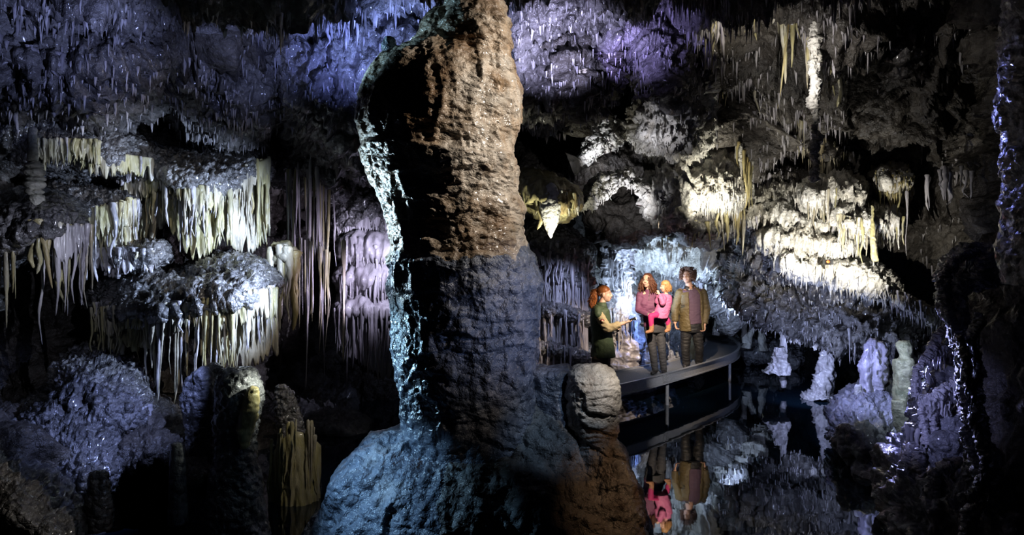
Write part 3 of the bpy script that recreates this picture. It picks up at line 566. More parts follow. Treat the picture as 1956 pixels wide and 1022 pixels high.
terrace('rock_ledge', 'grey folded rock with big ochre stalactites right of the hollow boulder',
  [(1290, 375, 12.2), (1350, 360, 12), (1420, 370, 12)], [(1300, 430, 10.9), (1360, 440, 10.7), (1425, 420, 10.9)],
  [([(1370, 420, 10.6), (1395, 410, 10.6), (1425, 400, 10.8)], 12, .35, .8, .03, .055, ('ochre', 'ochre', 'drape')), ([(1310, 430, 10.85), (1345, 436, 10.7), (1375, 432, 10.65)], 12, .1, .4, .02, .04, ('ochre', 'drape'))], mat='shell', cat='rock', under=.3, amp=.12)
# pendant fang cluster right of the column
t = terrace('stalactite_cluster', 'yellow-green stalactite cluster with a big glowing white fang right of the column',
  [(985, 335, 10.2), (1040, 335, 10.2), (1110, 375, 10.2)], [(990, 352, 9.5), (1048, 384, 9.2), (1105, 388, 9.5)],
  [([(992, 350, 9.5), (1015, 362, 9.4), (1035, 372, 9.35)], 9, .35, .6, .045, .08, ('drape', 'ochre', 'drape')), ([(1040, 375, 9.3), (1072, 378, 9.3), (1108, 386, 9.5)], 16, .12, .38, .025, .05, ('ochre', 'drape', 'white'))], mat='ochre', cat='stalactites', under=.6, nu=100)
V, Fq = TITE[2]
lathe('fang', [(P(1052, y, 9.3).x, 9.3, P(1052, y, 9.3).z, r) for y, r in [(350, .02), (362, .08), (380, .13), (395, .145), (412, .12), (428, .08), (444, .035), (455, .006)]], M['white'], t, nz=80, na=40, amp=.02, fine=.008)
t = thing('rock_flake', 'pale wedge-shaped flake of rock hanging in the dark hollow', 'rock', P(1096, 315, 10.4))
bm = bmesh.new(); vs_ = [bm.verts.new(P(*q)) for q in [(1080, 292, 10.3), (1110, 305, 10.5), (1113, 322, 10.5), (1098, 336, 10.3), (1088, 310, 10.25), (1082, 294, 10.7), (1112, 303, 10.9), (1100, 330, 10.7)]]
bmesh.ops.convex_hull(bm, input=vs_); bmesh.ops.subdivide_edges(bm, edges=bm.edges[:], cuts=2, use_grid_fill=True)
for v_ in bm.verts: v_.co += Vector(_g[hash((round(v_.co.x, 3), round(v_.co.z, 3))) & 511])*.012
me = bpy.data.meshes.new('flake'); bm.to_mesh(me); bm.free(); me.materials.append(M['stump']); o = bpy.data.objects.new('flake', me); COL.objects.link(o); adopt(o, t)
# fluted flowstone behind the fang
t = terrace('flowstone_cascade', 'dark fluted flowstone with blue-lit ribs between column and guide',
  [(990, 440, 12.3), (1060, 430, 12.3), (1130, 470, 12.4)], [(990, 470, 11.4), (1050, 470, 11.2), (1125, 500, 11.5)],
  [([(992, 475, 11.4), (1050, 474, 11.2), (1122, 502, 11.5)], 30, .4, 1.2, .03, .06, ('drape_pale',))], under=2, rid=.06)
for k, (y, dd) in enumerate([(500, 11.3), (570, 11.2), (640, 11.1)]):
    loft('rock_step', PP([(985, y, 12.3), (1060, y, 12.3), (1135, y+20, 12.4)]), PP([(985, y+20, dd), (1060, y+26, dd), (1128, y+40, dd+.2)]), M['flow'], t, nu=90, nv=60, flute=.06, under=.9)
    fringe(t, PP([(990, y+25, dd), (1055, y+30, dd), (1122, y+44, dd+.2)]), 36, .4, .9, .016, .036, M['drape_pale'])
    sheet('drapery_sheet', PP([(990, y+25, dd+.15), (1055, y+30, dd+.12), (1122, y+44, dd+.3)]), (.5, .8, .6), M['drape_pale'], t)
# arch over the visitors
t = terrace('rock_arch', 'blue-white crinkled arch of rock over the visitors',
  [(1120, 480, 14.6), (1160, 440, 14.4), (1250, 410, 14.2), (1340, 420, 14.2), (1420, 480, 14.2), (1470, 560, 14.6)],
  [(1140, 560, 13.6), (1180, 510, 13.2), (1260, 480, 13.0), (1350, 490, 13.0), (1410, 540, 13.2), (1450, 610, 13.8)],
  [([(1180, 512, 13.2), (1260, 484, 13.0), (1350, 494, 13.0), (1405, 540, 13.2)], 60, .05, .2, .02, .04, ('white', 'drape_pale')), ([(1225, 470, 12.9), (1260, 465, 12.85), (1300, 462, 12.85)], 14, .15, .38, .03, .05, ('ochre', 'white')),
   ([(1150, 462, 13.3), (1170, 458, 13.2), (1190, 455, 13.2)], 10, .1, .4, .02, .04, ('white', 'ochre'))], mat='white', cat='rock', rid=.15, amp=.30, freq=1.9, under=.3, nu=240, nv=130, fine=.07, hairs=(1400, .03, .12, 'white'))
terrace('rock_arch', 'inner blue-grey arch of rock just behind the visitors\' heads',
  [(1150, 600, 14.9), (1180, 530, 14.8), (1260, 500, 14.8), (1350, 510, 14.8), (1430, 590, 15)], [(1170, 640, 14.0), (1200, 570, 13.8), (1270, 535, 13.7), (1340, 545, 13.7), (1400, 610, 14)],
  [([(1200, 574, 13.8), (1270, 540, 13.7), (1340, 550, 13.7), (1395, 605, 13.9)], 50, .05, .22, .02, .04, ('drape_pale', 'white'))], mat='shell', cat='rock', rid=.15, amp=.28, freq=2, under=.3, nu=200, fine=.06, hairs=(900, .03, .12, 'drape_pale'))
t = thing('flowstone_pillar', 'blue-white flowstone pillar between the guide and the mother', 'flowstone', P(1185, 715, 12.6))
lathe('shaft', LP([(470, 1150, 1215), (500, 1160, 1205), (550, 1165, 1200), (590, 1168, 1208), (622, 1165, 1222), (660, 1158, 1232), (720, 1150, 1238), (800, 1140, 1250)], 12.9), M['drape_pale'], t, nz=260, na=180, amp=.14, freq=2.2, fine=.04, ffreq=11, flute=.07, ffl=7)
fringe(t, PP([(1160, 500, 12.5), (1185, 520, 12.4), (1205, 560, 12.5)]), 22, .1, .5, .02, .045, M['drape_pale'])
fringe(t, PP([(1168, 600, 12.5), (1190, 615, 12.35), (1220, 625, 12.5)]), 22, .1, .6, .02, .045, M['drape_pale'])
t = thing('boulder', 'dark blue boulder behind the mother\'s legs', 'boulder', P(1250, 720, 13.4))
loft('rock', PP([(1190, 640, 14.6), (1250, 610, 14.6), (1330, 620, 14.8)]), PP([(1190, 700, 13.4), (1250, 690, 13.3), (1330, 690, 13.6)]), M['boulder'], t, nu=100, nv=60, amp=.14, rid=.1, under=.6)

# ------------------------------------------------------------------ right: bright carpet and band of stalactites
terrace('stalactite_carpet', 'dazzling cream-white carpet of small stalactites on the sloping roof',
  [(1300, 300, 11.8), (1360, 275, 11.8), (1425, 270, 11.8)], [(1295, 362, 10.4), (1360, 368, 10.2), (1432, 372, 10.3)],
  [([(1300, 364, 10.4), (1360, 368, 10.2), (1430, 374, 10.3)], 60, .06, .2, .018, .034, ('white',)), ([(1305, 345, 10.45), (1360, 345, 10.3), (1430, 345, 10.35)], 50, .06, .24, .02, .036, ('white', 'drape')),
   ([(1315, 325, 10.7), (1360, 318, 10.5), (1425, 310, 10.6)], 40, .08, .28, .02, .036, ('white', 'drape', 'ochre')), ([(1325, 305, 11), (1370, 295, 10.85), (1425, 288, 10.9)], 26, .1, .3, .02, .036, ('drape', 'ochre')),
   ([(1408, 280, 10.3), (1420, 300, 10.2), (1440, 330, 10.2)], 14, .3, .9, .02, .045, ('white', 'ochre'))], mat='white', cat='stalactites', under=.25, rid=.05, hairs=(1500, .05, .2, 'white'))
def band(label, rows, mat='white', group=None):
    a = P(*rows[0][0][1]); t = thing('stalactite_band', label, 'stalactites', (a.x, a.y, a.z), group)
    for (pts, n, l0, l1, r0, r1, m, hd) in rows:
        if hd:
            sf = loft('rock_shelf', PP([(x, y-hd, d+.9) for x, y, d in pts]), PP(pts), M[mat], t, nu=130, nv=60, rid=.10 if hd > 12 else .03, amp=.07 if hd > 12 else .03, fine=.03 if hd > 12 else .012, under=.4); fur(sf, t, 500, .04, .2, .012, .024, M[m[0]], .6)
        fringe(t, PP([(x, y+2, d) for x, y, d in pts]), n, l0, l1, r0, r1, None, mats=[M[q] for q in m], jit=.08)
    return t
band('glaring white band of close-packed stalactites in the middle of the right wall', [
  ([(1435, 425, 10.6), (1480, 420, 10.5), (1540, 432, 10.4), (1600, 440, 10.4)], 60, .08, .3, .016, .03, ('white', 'white', 'drape_pale'), 20),
  ([(1455, 458, 10.4), (1500, 462, 10.3), (1560, 470, 10.2), (1620, 478, 10.2)], 60, .08, .28, .018, .034, ('white',), 22),
  ([(1430, 395, 10.9), (1480, 385, 10.8), (1540, 395, 10.7)], 40, .1, .36, .018, .03, ('white', 'drape'), 24)])
band('row of taller cream and ochre stalactites right of the white band', [
  ([(1540, 385, 10.3), (1590, 372, 10.2), (1640, 378, 10.2)], 40, .3, .8, .022, .045, ('white', 'drape', 'ochre'), 26),
  ([(1600, 420, 10.0), (1650, 430, 10.0), (1715, 425, 10.1)], 46, .2, .62, .02, .038, ('white', 'drape', 'drape'), 24),
  ([(1685, 352, 10.2), (1705, 350, 10.2), (1725, 354, 10.2)], 9, .4, .8, .03, .05, ('ochre', 'drape'), 16)])
band('white fringe of tiny stalactites along the bright diagonal spine of rock', [
  ([(1490, 500, 10.1), (1560, 520, 10.0), (1640, 538, 9.9), (1700, 560, 9.9)], 80, .06, .24, .016, .03, ('white',), 26),
  ([(1700, 558, 9.9), (1740, 580, 9.9), (1800, 612, 10)], 20, .06, .3, .014, .026, ('drape_pale',), 10)])
band('dim drips hanging over the white band from an upper dark shelf', [
  ([(1430, 330, 11), (1470, 345, 11), (1540, 350, 11)], 24, .1, .5, .018, .03, ('drape_pale', 'white'), 18),
  ([(1500, 240, 10.6), (1540, 250, 10.6), (1590, 330, 10.6)], 26, .1, .6, .018, .034, ('drape',), 18)], mat='shell_dark')
# underside slope going down to the right over the pool
terrace('rock_slope', 'long grey-blue underside of rock sloping down over the pool',
  [(1390, 470, 13.4), (1480, 505, 12.6), (1570, 535, 11.8), (1660, 560, 11.2), (1760, 600, 11)], [(1400, 560, 12.2), (1470, 600, 11.4), (1550, 628, 10.8), (1640, 655, 10.2), (1740, 668, 9.8)],
  [([(1405, 564, 12.2), (1470, 602, 11.4), (1550, 630, 10.8)], 46, .05, .22, .02, .036, ('drape_pale', 'white')), ([(1550, 630, 10.8), (1640, 657, 10.2), (1700, 668, 9.9)], 46, .05, .24, .02, .034, ('drape_pale',)),
   ([(1628, 640, 10.0), (1640, 650, 10.0)], 2, .35, .5, .04, .045, ('drape_pale',))], mat='shell', cat='rock', under=.15, rid=.16, amp=.16, nu=220, nv=120, fine=.03, hairs=(1800, .03, .12, 'drape_pale'))
terrace('rock_slope', 'upper bright rib of rock above the long grey-blue underside',
  [(1400, 430, 13), (1450, 450, 12.4), (1540, 500, 11.6), (1640, 530, 11)], [(1425, 470, 12.0), (1470, 500, 11.4), (1560, 545, 10.6), (1690, 590, 10.3)],
  [([(1430, 474, 12.0), (1470, 504, 11.4), (1560, 548, 10.6)], 40, .05, .16, .018, .03, ('white',))], mat='shell', cat='rock', under=.3, rid=.14, amp=.1, fine=.03, hairs=(700, .03, .12, 'white'))
# hanging curtains, upper right
curtain('row of long pale stalactites hanging from the roof over the carpet', None, [(1330, -30, 9.0), (1352, 0, 9.0), (1370, 10, 9.1)], 15, .4, 1.15, .03, .055, ('drape_pale', 'drape'), kw=dict(jit=.12))
curtain('sparse slim stalactites at the top edge, middle of the right half', None, [(1385, -20, 9.1), (1430, -10, 9.1), (1480, 0, 9.1)], 18, .25, .7, .025, .045, ('drape_pale', 'drape'), kw=dict(jit=.15))
curtain('thick yellowish stalactites hanging beside the knobbly pillar', None, [(1496, -30, 9.0), (1520, -10, 9.0), (1545, 20, 9.0)], 12, .5, 1.3, .04, .075, ('ochre', 'drape', 'drape'), kw=dict(jit=.1))
curtain('brownish fused draperies on the dim wall under the slim stalactites', None, [(1440, 95, 10.2), (1480, 85, 10.1), (1510, 95, 10.1)], 9, .4, 1.2, .05, .09, ('ochre', 'drape'), head=([(1430, 85, 10.9), (1480, 70, 10.9), (1520, 85, 10.9)], [(1435, 105, 10.2), (1480, 98, 10.1), (1515, 105, 10.2)], 'shell_dark'))
curtain('brown drip cluster beneath a curled lip of rock left of the dim wall', None, [(1335, 150, 10.2), (1360, 158, 10.1), (1395, 165, 10.2)], 20, .1, .45, .025, .045, ('drape', 'ochre', 'white'), head=([(1325, 100, 10.9), (1350, 120, 10.9), (1410, 150, 10.9)], [(1328, 145, 10.3), (1358, 156, 10.1), (1415, 166, 10.2)], 'shell', dict(rid=.12)))
curtain('faint folded draperies fading into the dark right of the pillar', None, [(1582, 60, 9.8), (1595, 80, 9.8), (1612, 110, 9.9)], 10, .5, 1.1, .05, .09, ('drape',), head=([(1570, 30, 10.5), (1595, 40, 10.5), (1620, 60, 10.5)], [(1578, 70, 9.9), (1595, 90, 9.8), (1615, 110, 9.9)], 'shell', dict(rid=.12)))
t = thing('stalactite_pillar', 'very long knobbly white pillar hanging down the right wall', 'stalactite', P(1558, 335, 8.9))
rows = [(-60, 1544, 1566)]; 
for k in range(0, 17):
    y = -30+k*23; wv = R.uniform(-2.5, 2.5); hw = 9.5-k*.33+R.uniform(-1.5, 2); rows.append((y, 1554+k*.2+wv-hw, 1554+k*.2+wv+hw))
rows.append((346, 1557, 1562))
lathe('shaft', LP(rows, 8.9), M['white'], t, nz=260, na=40, amp=.04, freq=7, fine=.02, ffreq=24)
tg = thing('stalactite', 'slender mauve rod-like stalactite hanging alone right of the ochre row', 'stalactite', P(1732, 372, 9.9)); tite(P(1732, 368, 9.9), .92, .024, tg, M['drape_pale'], 'rod')
tg = thing('stalactite', 'brown broom-shaped stalactite standing out before the ochre row', 'stalactite', P(1669, 395, 9.7)); lathe('rod', LP([(392, 1665, 1669), (440, 1664, 1670), (490, 1665, 1676), (498, 1668, 1676)], 9.7), M['drape'], tg, nz=60, na=20, amp=.01)
curtain('blue-lit knobbly patch of rock near the top, in the dark right part', None, [(1705, 40, 9.2), (1725, 60, 9.2), (1738, 75, 9.2)], 12, .1, .4, .03, .06, ('drape_pale',), head=([(1695, -20, 9.9), (1720, -30, 9.9), (1745, -10, 9.9)], [(1700, 60, 9.3), (1720, 80, 9.2), (1742, 60, 9.3)], 'shell', dict(rid=.14, amp=.1)))
curtain('faint blue drips lost in the dark at far right', None, [(1780, 350, 9.6), (1820, 330, 9.6), (1850, 345, 9.6)], 14, .2, .6, .03, .05, ('drape_pale',), kw=dict(jit=.15))
# silhouetted rim at the right edge
t = thing('cave_column', 'black knobbly column with a violet rim along the right edge', 'column', P(1975, 600, 4.4))
rows = []
for k in range(14):
    y = -80+k*48; rows.append((y, 1929+R.uniform(-5, 6)-(6 if k == 6 else 0), 2090))
lathe('shaft', LP(rows, 4.4), M['boulder'], t, nz=260, na=120, amp=.03, freq=6, fine=.012)
# ------------------------------------------------------------------ right shore: stalagmites, boulders, crusted columns
t = thing('boulder', 'rounded lavender boulder at the pool edge under the two white stalagmites', 'boulder', P(1640, 880, 8.4))
loft('rock', PP([(1590, 790, 9.4), (1630, 742, 9.5), (1700, 730, 9.5), (1740, 740, 9.5)]), PP([(1586, 850, 8.5), (1630, 868, 8.1), (1690, 880, 8.1), (1745, 880, 8.3)]), M['boulder'], t, nu=140, nv=90, amp=.12, rid=.05, under=.5, fine=.02)
loft('foot_rock', PP([(1640, 850, 8.8), (1680, 845, 8.8), (1720, 850, 8.8)]), PP([(1635, 905, 7.9), (1680, 925, 7.8), (1720, 930, 7.9)]), M['boulder'], t, nu=80, nv=60, amp=.05, under=.5)
def mite(label, rows, d, mat='drape_pale', drips=0, cat='stalagmite', name='stalagmite', amp=.03, flute=.02, fine=.015, group=None, dl=(.15, .5), freq=5, na=60, zs=.35):
    c = P((rows[-1][1]+rows[-1][2])/2, rows[-1][0], d); t = thing(name, label, cat, c, group)
    lathe('shaft', LP(rows, d), M[mat], t, nz=130, na=na, amp=amp, freq=freq, fine=fine, flute=flute, ffl=9, zs=zs)
    for k in range(drips):
        q = R.uniform(.1, .8); i = q*(len(rows)-1); a = rows[int(i)]; x = R.uniform(a[1], a[2]); tite(P(x, a[0], d-.06), R.uniform(*dl), R.uniform(.02, .035), t, M[mat], 'drip')
    return t
mite('pale dripping stalagmite column standing on the lavender boulder', [(650, 1668, 1676), (662, 1660, 1682), (700, 1652, 1682), (740, 1650, 1672), (790, 1654, 1662)], 9.0, drips=18, amp=.05, fine=.035, flute=.04)
mite('stubby white stalagmite beside the dripping column on the boulder', [(736, 1637, 1642), (740, 1635, 1644), (764, 1635, 1644), (780, 1630, 1650)], 8.9, mat='banded', amp=.005)
mite('greenish pillar stalagmite with rounded knobs rising from the right shore', [(652, 1718, 1732), (660, 1713, 1738), (682, 1716, 1740), (690, 1708, 1744), (720, 1709, 1746), (765, 1708, 1746), (772, 1712, 1746)], 8.0, mat='banded', amp=.03, fine=.008, flute=0)
t = mite('smooth cream blade of calcite folded below the greenish pillar', [(766, 1705, 1722), (790, 1709, 1738), (820, 1716, 1748), (845, 1730, 1750), (852, 1742, 1748)], 7.9, mat='banded', amp=.015, fine=.004, flute=.02, cat='flowstone', name='flowstone_fold')
mite('thin white drippy stalagmite rising from the pool in mid distance', [(640, 1578, 1584), (670, 1576, 1586), (700, 1572, 1586), (730, 1562, 1584), (752, 1552, 1580), (765, 1535, 1590)], 12.0, drips=20, amp=.07, fine=.04, flute=.05, dl=(.1, .4))
mite('slim white pillar joining roof and pool left of the drippy stalagmite', [(580, 1494, 1498), (640, 1493, 1500), (700, 1490, 1500), (740, 1493, 1500)], 12.4, amp=.015, flute=.008, drips=2)
mite('crusted white stump leaning against the slim pillar', [(665, 1486, 1492), (690, 1478, 1496), (706, 1470, 1500), (716, 1462, 1504)], 12.2, drips=10, amp=.07, fine=.04, flute=.05, dl=(.1, .2))
mite('small bright stalagmite just behind the walkway rail', [(585, 1370, 1376), (592, 1368, 1379), (605, 1368, 1378), (640, 1362, 1376)], 16.0, mat='white', amp=.03)
for k, (x0, y0, x1, y1, lab) in enumerate([(1418, 600, 1426, 655, 'leftmost thin white root-like column beyond the walkway end'), (1440, 620, 1425, 665, 'leaning white root-like column beyond the walkway end'), (1452, 615, 1458, 670, 'rightmost thin white root-like column beyond the walkway end')]):
    mite(lab, [(y0, x0-3, x0+3), ((y0+y1)/2, (x0+x1)/2-3.5, (x0+x1)/2+3.5), (y1, x1-6, x1+6)], 15.0, mat='white', amp=.04, na=30)
tg = thing('stalactite', 'short ochre stalactite hanging over the far end of the pool', 'stalactite', P(1454, 600, 14.5)); tite(P(1454, 596, 14.5), .45, .05, tg, M['ochre'], 'spine')
terrace('shore_rock', 'low white-edged bank where the walkway meets the far shore', [(1400, 650, 16.4), (1450, 645, 16.4), (1530, 665, 16)], [(1410, 676, 15.4), (1450, 680, 15.2), (1520, 700, 14.6)], None, mat='boulder', cat='rock', nu=90, nv=50, amp=.08, rid=.1, under=.8)
# crusty dark rocks with glinting rims at the right
def crust(label, ridge, lip, drip, **kw):
    return terrace('crusted_rock', label, ridge, lip, drip, mat='boulder', cat='rock', **kw)
crust('dark overhanging rock with a crusty violet rim, right shore', [(1765, 760, 7.6), (1795, 690, 7.6), (1850, 660, 7.4), (1920, 660, 7.2)], [(1768, 775, 7.2), (1795, 750, 6.9), (1840, 740, 6.7), (1930, 740, 6.6)],
  [([(1745, 740, 7.0), (1780, 700, 7.0), (1820, 680, 6.9)], 16, .05, .2, .03, .05, ('drape_pale',))], rid=.1, amp=.08)
crust('ragged crust of hanging drips halfway down the right shore', [(1770, 770, 7.3), (1800, 755, 7.2), (1850, 770, 7), (1920, 780, 6.8)], [(1768, 845, 6.6), (1798, 840, 6.3), (1840, 850, 6.1), (1930, 860, 6)],
  [([(1765, 775, 6.9), (1790, 765, 6.8), (1830, 740, 6.7)], 26, .12, .5, .025, .045, ('drape_pale', 'drape')), ([(1745, 830, 6.6), (1775, 835, 6.4), (1800, 840, 6.3)], 12, .2, .5, .025, .04, ('drape_pale',))], rid=.12, amp=.08, under=.6)
crust('lowest dark crusted rock by the water at bottom right', [(1700, 850, 7.4), (1760, 850, 6.9), (1830, 870, 6.4), (1930, 900, 6)], [(1700, 1000, 6.2), (1760, 1030, 5.8), (1830, 1050, 5.5), (1940, 1060, 5.2)],
  [([(1760, 900, 6.3), (1790, 920, 6.1), (1830, 930, 5.9)], 16, .1, .5, .025, .045, ('drape_pale', 'drape'))], rid=.12, amp=.1, under=.6)
t = thing('cave_column', 'tall crooked crusted column whose left edge glitters violet, right side', 'column', P(1850, 980, 5.6))
lathe('shaft', LP([(470, 1850, 1960), (490, 1818, 1950), (520, 1803, 1930), (560, 1797, 1840), (600, 1803, 1838), (650, 1825, 1850), (700, 1835, 1862), (760, 1838, 1866), (820, 1845, 1880), (880, 1850, 1900), (940, 1850, 1900), (1080, 1840, 1930)], 5.6), M['boulder'], t, nz=320, na=90, amp=.04, freq=7, fine=.025, ffreq=22)
t = thing('cave_column', 'thin knotted side column right of the crooked crusted one', 'column', P(1865, 730, 5.5))
lathe('shaft', LP([(598, 1868, 1874), (620, 1858, 1872), (650, 1852, 1866), (700, 1862, 1874), (750, 1850, 1868)], 5.5), M['boulder'], t, nz=140, na=50, amp=.04, freq=9, fine=.02, ffreq=24)
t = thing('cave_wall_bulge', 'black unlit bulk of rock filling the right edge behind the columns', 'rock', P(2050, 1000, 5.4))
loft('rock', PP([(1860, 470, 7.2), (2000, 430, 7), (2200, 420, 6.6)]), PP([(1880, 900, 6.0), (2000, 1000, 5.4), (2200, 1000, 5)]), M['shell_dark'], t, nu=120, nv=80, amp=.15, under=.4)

def root(label, paths, mat='drape_pale', cat='calcite strand', drips=0, amp=.018, name='calcite_strand'):
    """knotty strands of calcite following bent paths; rows (px, py, d, radius px)"""
    a = paths[0][-1]; t = thing(name, label, cat, P(*a[:3]))
    for rows in paths:
        W4 = np.array([tuple(P(*r[:3]))+(r[3]*r[2]/F,) for r in rows]); nz = 40*len(rows); Q = cr(W4, np.linspace(0, len(rows)-1, nz))
        T = np.gradient(Q[:, :3], axis=0); T /= np.linalg.norm(T, axis=1)[:, None]; S = np.cross(T, [0, 1., 0]); S /= np.linalg.norm(S, axis=1)[:, None]; B_ = np.cross(T, S)
        th = np.arange(28)*2*math.pi/28; rr_ = Q[:, 3][:, None]*(1+.25*pn(np.stack([np.arange(nz)*.35, np.full(nz, rows[0][0]*.1), np.zeros(nz)], 1)))[:, None]
        G = Q[:, None, :3]+S[:, None]*(rr_*np.cos(th))[..., None]+B_[:, None]*(rr_*np.sin(th))[..., None]
        N = grid_normals(G, True); s = np.sign((N*(G-Q[:, None, :3])).sum()); N = N*s; p = G.reshape(-1, 3)
        G = G+N*(amp*fbm(p, 3, 9)+amp*.9*ridged(p, 2, 22)).reshape(nz, 28, 1)
        G = np.concatenate([np.repeat(Q[:1, None, :3], 28, 1), G, np.repeat(Q[-1:, None, :3], 28, 1)], 0)
        f = grid_faces(len(G), 28, True); o = mesh_np('strand', G.reshape(-1, 3), f[:, ::-1] if s < 0 else f, M[mat]); adopt(o, t)
    for k in range(drips):
        rows = R.choice(paths); i = R.randrange(len(rows)-1); f = R.random(); x, y, d = [rows[i][q]*(1-f)+rows[i+1][q]*f for q in range(3)]
        tite(P(x, y, d-.03), R.uniform(.05, .22), R.uniform(.012, .024), t, M[mat], 'drip')
    return t
root('lower white crinkled crest arching down to the white spine', [[(1104, 396, 10.3, 7), (1125, 372, 10.25, 9), (1142, 354, 10.2, 9), (1165, 350, 10.2, 6), (1190, 346, 10.2, 6), (1215, 352, 10.2, 6), (1238, 368, 10.2, 7), (1262, 384, 10.2, 9)], [(1132, 360, 10.2, 8), (1152, 344, 10.2, 9), (1176, 340, 10.2, 5), (1196, 330, 10.2, 3), (1206, 334, 10.2, 2)], [(1110, 388, 10.2, 8), (1132, 380, 10.15, 8), (1152, 366, 10.15, 6), (1176, 356, 10.15, 4)], [(1262, 384, 10.2, 9), (1288, 372, 10.2, 9), (1306, 352, 10.3, 8)]], mat='white', cat='rock', drips=70, amp=.05, name='crystal_crest')
root('white crinkled crown with one small spike above the black boulder ledge', [[(1116, 312, 10.7, 7), (1122, 290, 10.7, 9), (1134, 270, 10.7, 9), (1160, 262, 10.7, 10), (1190, 262, 10.7, 8), (1214, 264, 10.7, 3)], [(1120, 300, 10.6, 9), (1140, 286, 10.6, 10), (1162, 274, 10.6, 10), (1182, 266, 10.6, 6)], [(1130, 262, 10.75, 6), (1148, 246, 10.75, 7), (1168, 238, 10.75, 6), (1190, 250, 10.75, 5), (1208, 262, 10.75, 3)], [(1158, 268, 10.65, 4), (1157, 240, 10.65, 3), (1156, 222, 10.65, 1)]], mat='white', cat='rock', drips=26, amp=.05, name='crystal_crest')
root('arching crusty violet branch over the black hollow, right of the greenish pillar', [[(1826, 606, 6.9, 2), (1800, 628, 6.8, 3), (1788, 652, 6.8, 7), (1772, 682, 6.7, 6), (1752, 708, 6.6, 5), (1747, 735, 6.6, 3), (1749, 756, 6.6, 2)], [(1812, 640, 6.9, 3), (1800, 668, 6.8, 5), (1780, 678, 6.7, 5)]], drips=22)
root('hanging tangle of crusted drips below the arching branch', [[(1758, 762, 6.4, 6), (1785, 758, 6.3, 8), (1812, 738, 6.3, 8), (1832, 722, 6.2, 6)], [(1762, 765, 6.4, 5), (1764, 800, 6.3, 5), (1770, 850, 6.2, 5)], [(1776, 760, 6.35, 5), (1780, 795, 6.3, 5), (1792, 840, 6.2, 4), (1806, 880, 6.1, 3)], [(1800, 748, 6.3, 5), (1806, 780, 6.3, 4), (1812, 800, 6.3, 2)]], drips=50, amp=.022)
root('sparkling bent strand along the left edge of the tall crooked column', [[(1868, 482, 5.3, 5), (1836, 492, 5.25, 5), (1815, 512, 5.2, 6), (1803, 545, 5.15, 7), (1808, 590, 5.15, 6), (1828, 638, 5.15, 6), (1836, 690, 5.15, 7), (1840, 740, 5.15, 6), (1850, 790, 5.15, 6), (1846, 840, 5.15, 6), (1868, 890, 5.15, 7), (1872, 940, 5.15, 8), (1852, 985, 5.15, 8), (1842, 1060, 5.15, 7)]], mat='boulder', drips=24, amp=.02)
root('second sparkling strand twisting beside the first down to the bottom right', [[(1829, 640, 5.0, 5), (1846, 690, 4.95, 5), (1848, 720, 4.95, 6), (1862, 770, 4.95, 5), (1860, 800, 4.95, 5), (1882, 870, 4.95, 6), (1868, 930, 4.95, 7), (1838, 955, 4.95, 6)], [(1872, 612, 5.0, 5), (1856, 648, 5.0, 5), (1866, 690, 5.0, 4), (1864, 722, 5.0, 4), (1848, 735, 5.0, 4)]], mat='boulder', drips=20, amp=.02)
root('looping crusted rim of the lowest dark hollow at bottom right', [[(1838, 880, 5.8, 5), (1815, 890, 5.8, 6), (1790, 900, 5.8, 7), (1778, 925, 5.8, 6), (1786, 960, 5.8, 6), (1798, 1000, 5.8, 5), (1800, 1060, 5.8, 5)], [(1752, 862, 6.2, 6), (1758, 900, 6.1, 6), (1768, 935, 6.0, 5), (1776, 990, 5.9, 5), (1790, 1050, 5.8, 5)], [(1745, 850, 6.3, 4), (1738, 880, 6.3, 9), (1722, 930, 6.2, 10), (1716, 1000, 6.1, 12), (1712, 1080, 6.0, 14)]], drips=26, amp=.025)

# ------------------------------------------------------------------ the countless small stalactites over the roof
shell_minis(CEIL, [(-300, 500, -150, 150, 1700, .04, .2, .015, .04), (480, 900, -150, 150, 1200, .05, .3, .015, .04), (950, 1330, -150, 150, 1100, .04, .2, .015, .04), (1280, 1650, -150, 150, 1500, .06, .35, .02, .04), (1650, 2100, -150, 150, 260, .06, .3, .02, .04)], M['drape_pale'])
shell_minis(WL, [(-200, 300, 150, 260, 400, .04, .14, .02, .04), (450, 860, 150, 330, 500, .05, .2, .02, .04)], M['drape_pale'])
shell_minis(WB, [(1250, 1500, 150, 420, 900, .06, .3, .02, .04), (1120, 1480, 430, 560, 500, .05, .2, .02, .04)], M['drape_pale'])
shell_minis(WR, [(1520, 1640, 150, 420, 500, .06, .35, .02, .04), (1750, 1900, 250, 500, 120, .06, .35, .02, .04)], M['drape_pale'])

# small lamp housings left in view
t = thing('spotlight', 'tiny dark lamp housing with an orange light on the bright diagonal rock', 'lamp', P(1582, 508, 9.6))
bm = bmesh.new(); bmesh.ops.create_cube(bm, size=1); bmesh.ops.scale(bm, vec=(.12, .09, .07), verts=bm.verts); bmesh.ops.bevel(bm, geom=bm.edges[:], offset=.008, segments=2, affect='EDGES'); me = bpy.data.meshes.new('housing'); bm.to_mesh(me); bm.free(); me.materials.append(plain('housing_black', (.03, .03, .03), .5)); o = bpy.data.objects.new('housing', me); COL.objects.link(o); o.location = P(1582, 501, 9.6)-t.location; o.parent = t
bm = bmesh.new(); bmesh.ops.create_icosphere(bm, subdivisions=2, radius=.022); me = bpy.data.meshes.new('orange_light'); bm.to_mesh(me); bm.free(); me.materials.append(plain('orange_glow', (1, .3, .08), .4, emit=((1, .25, .06), 1.2))); o = bpy.data.objects.new('orange_light', me); COL.objects.link(o); o.location = P(1582, 500, 9.54)-t.location; o.parent = t
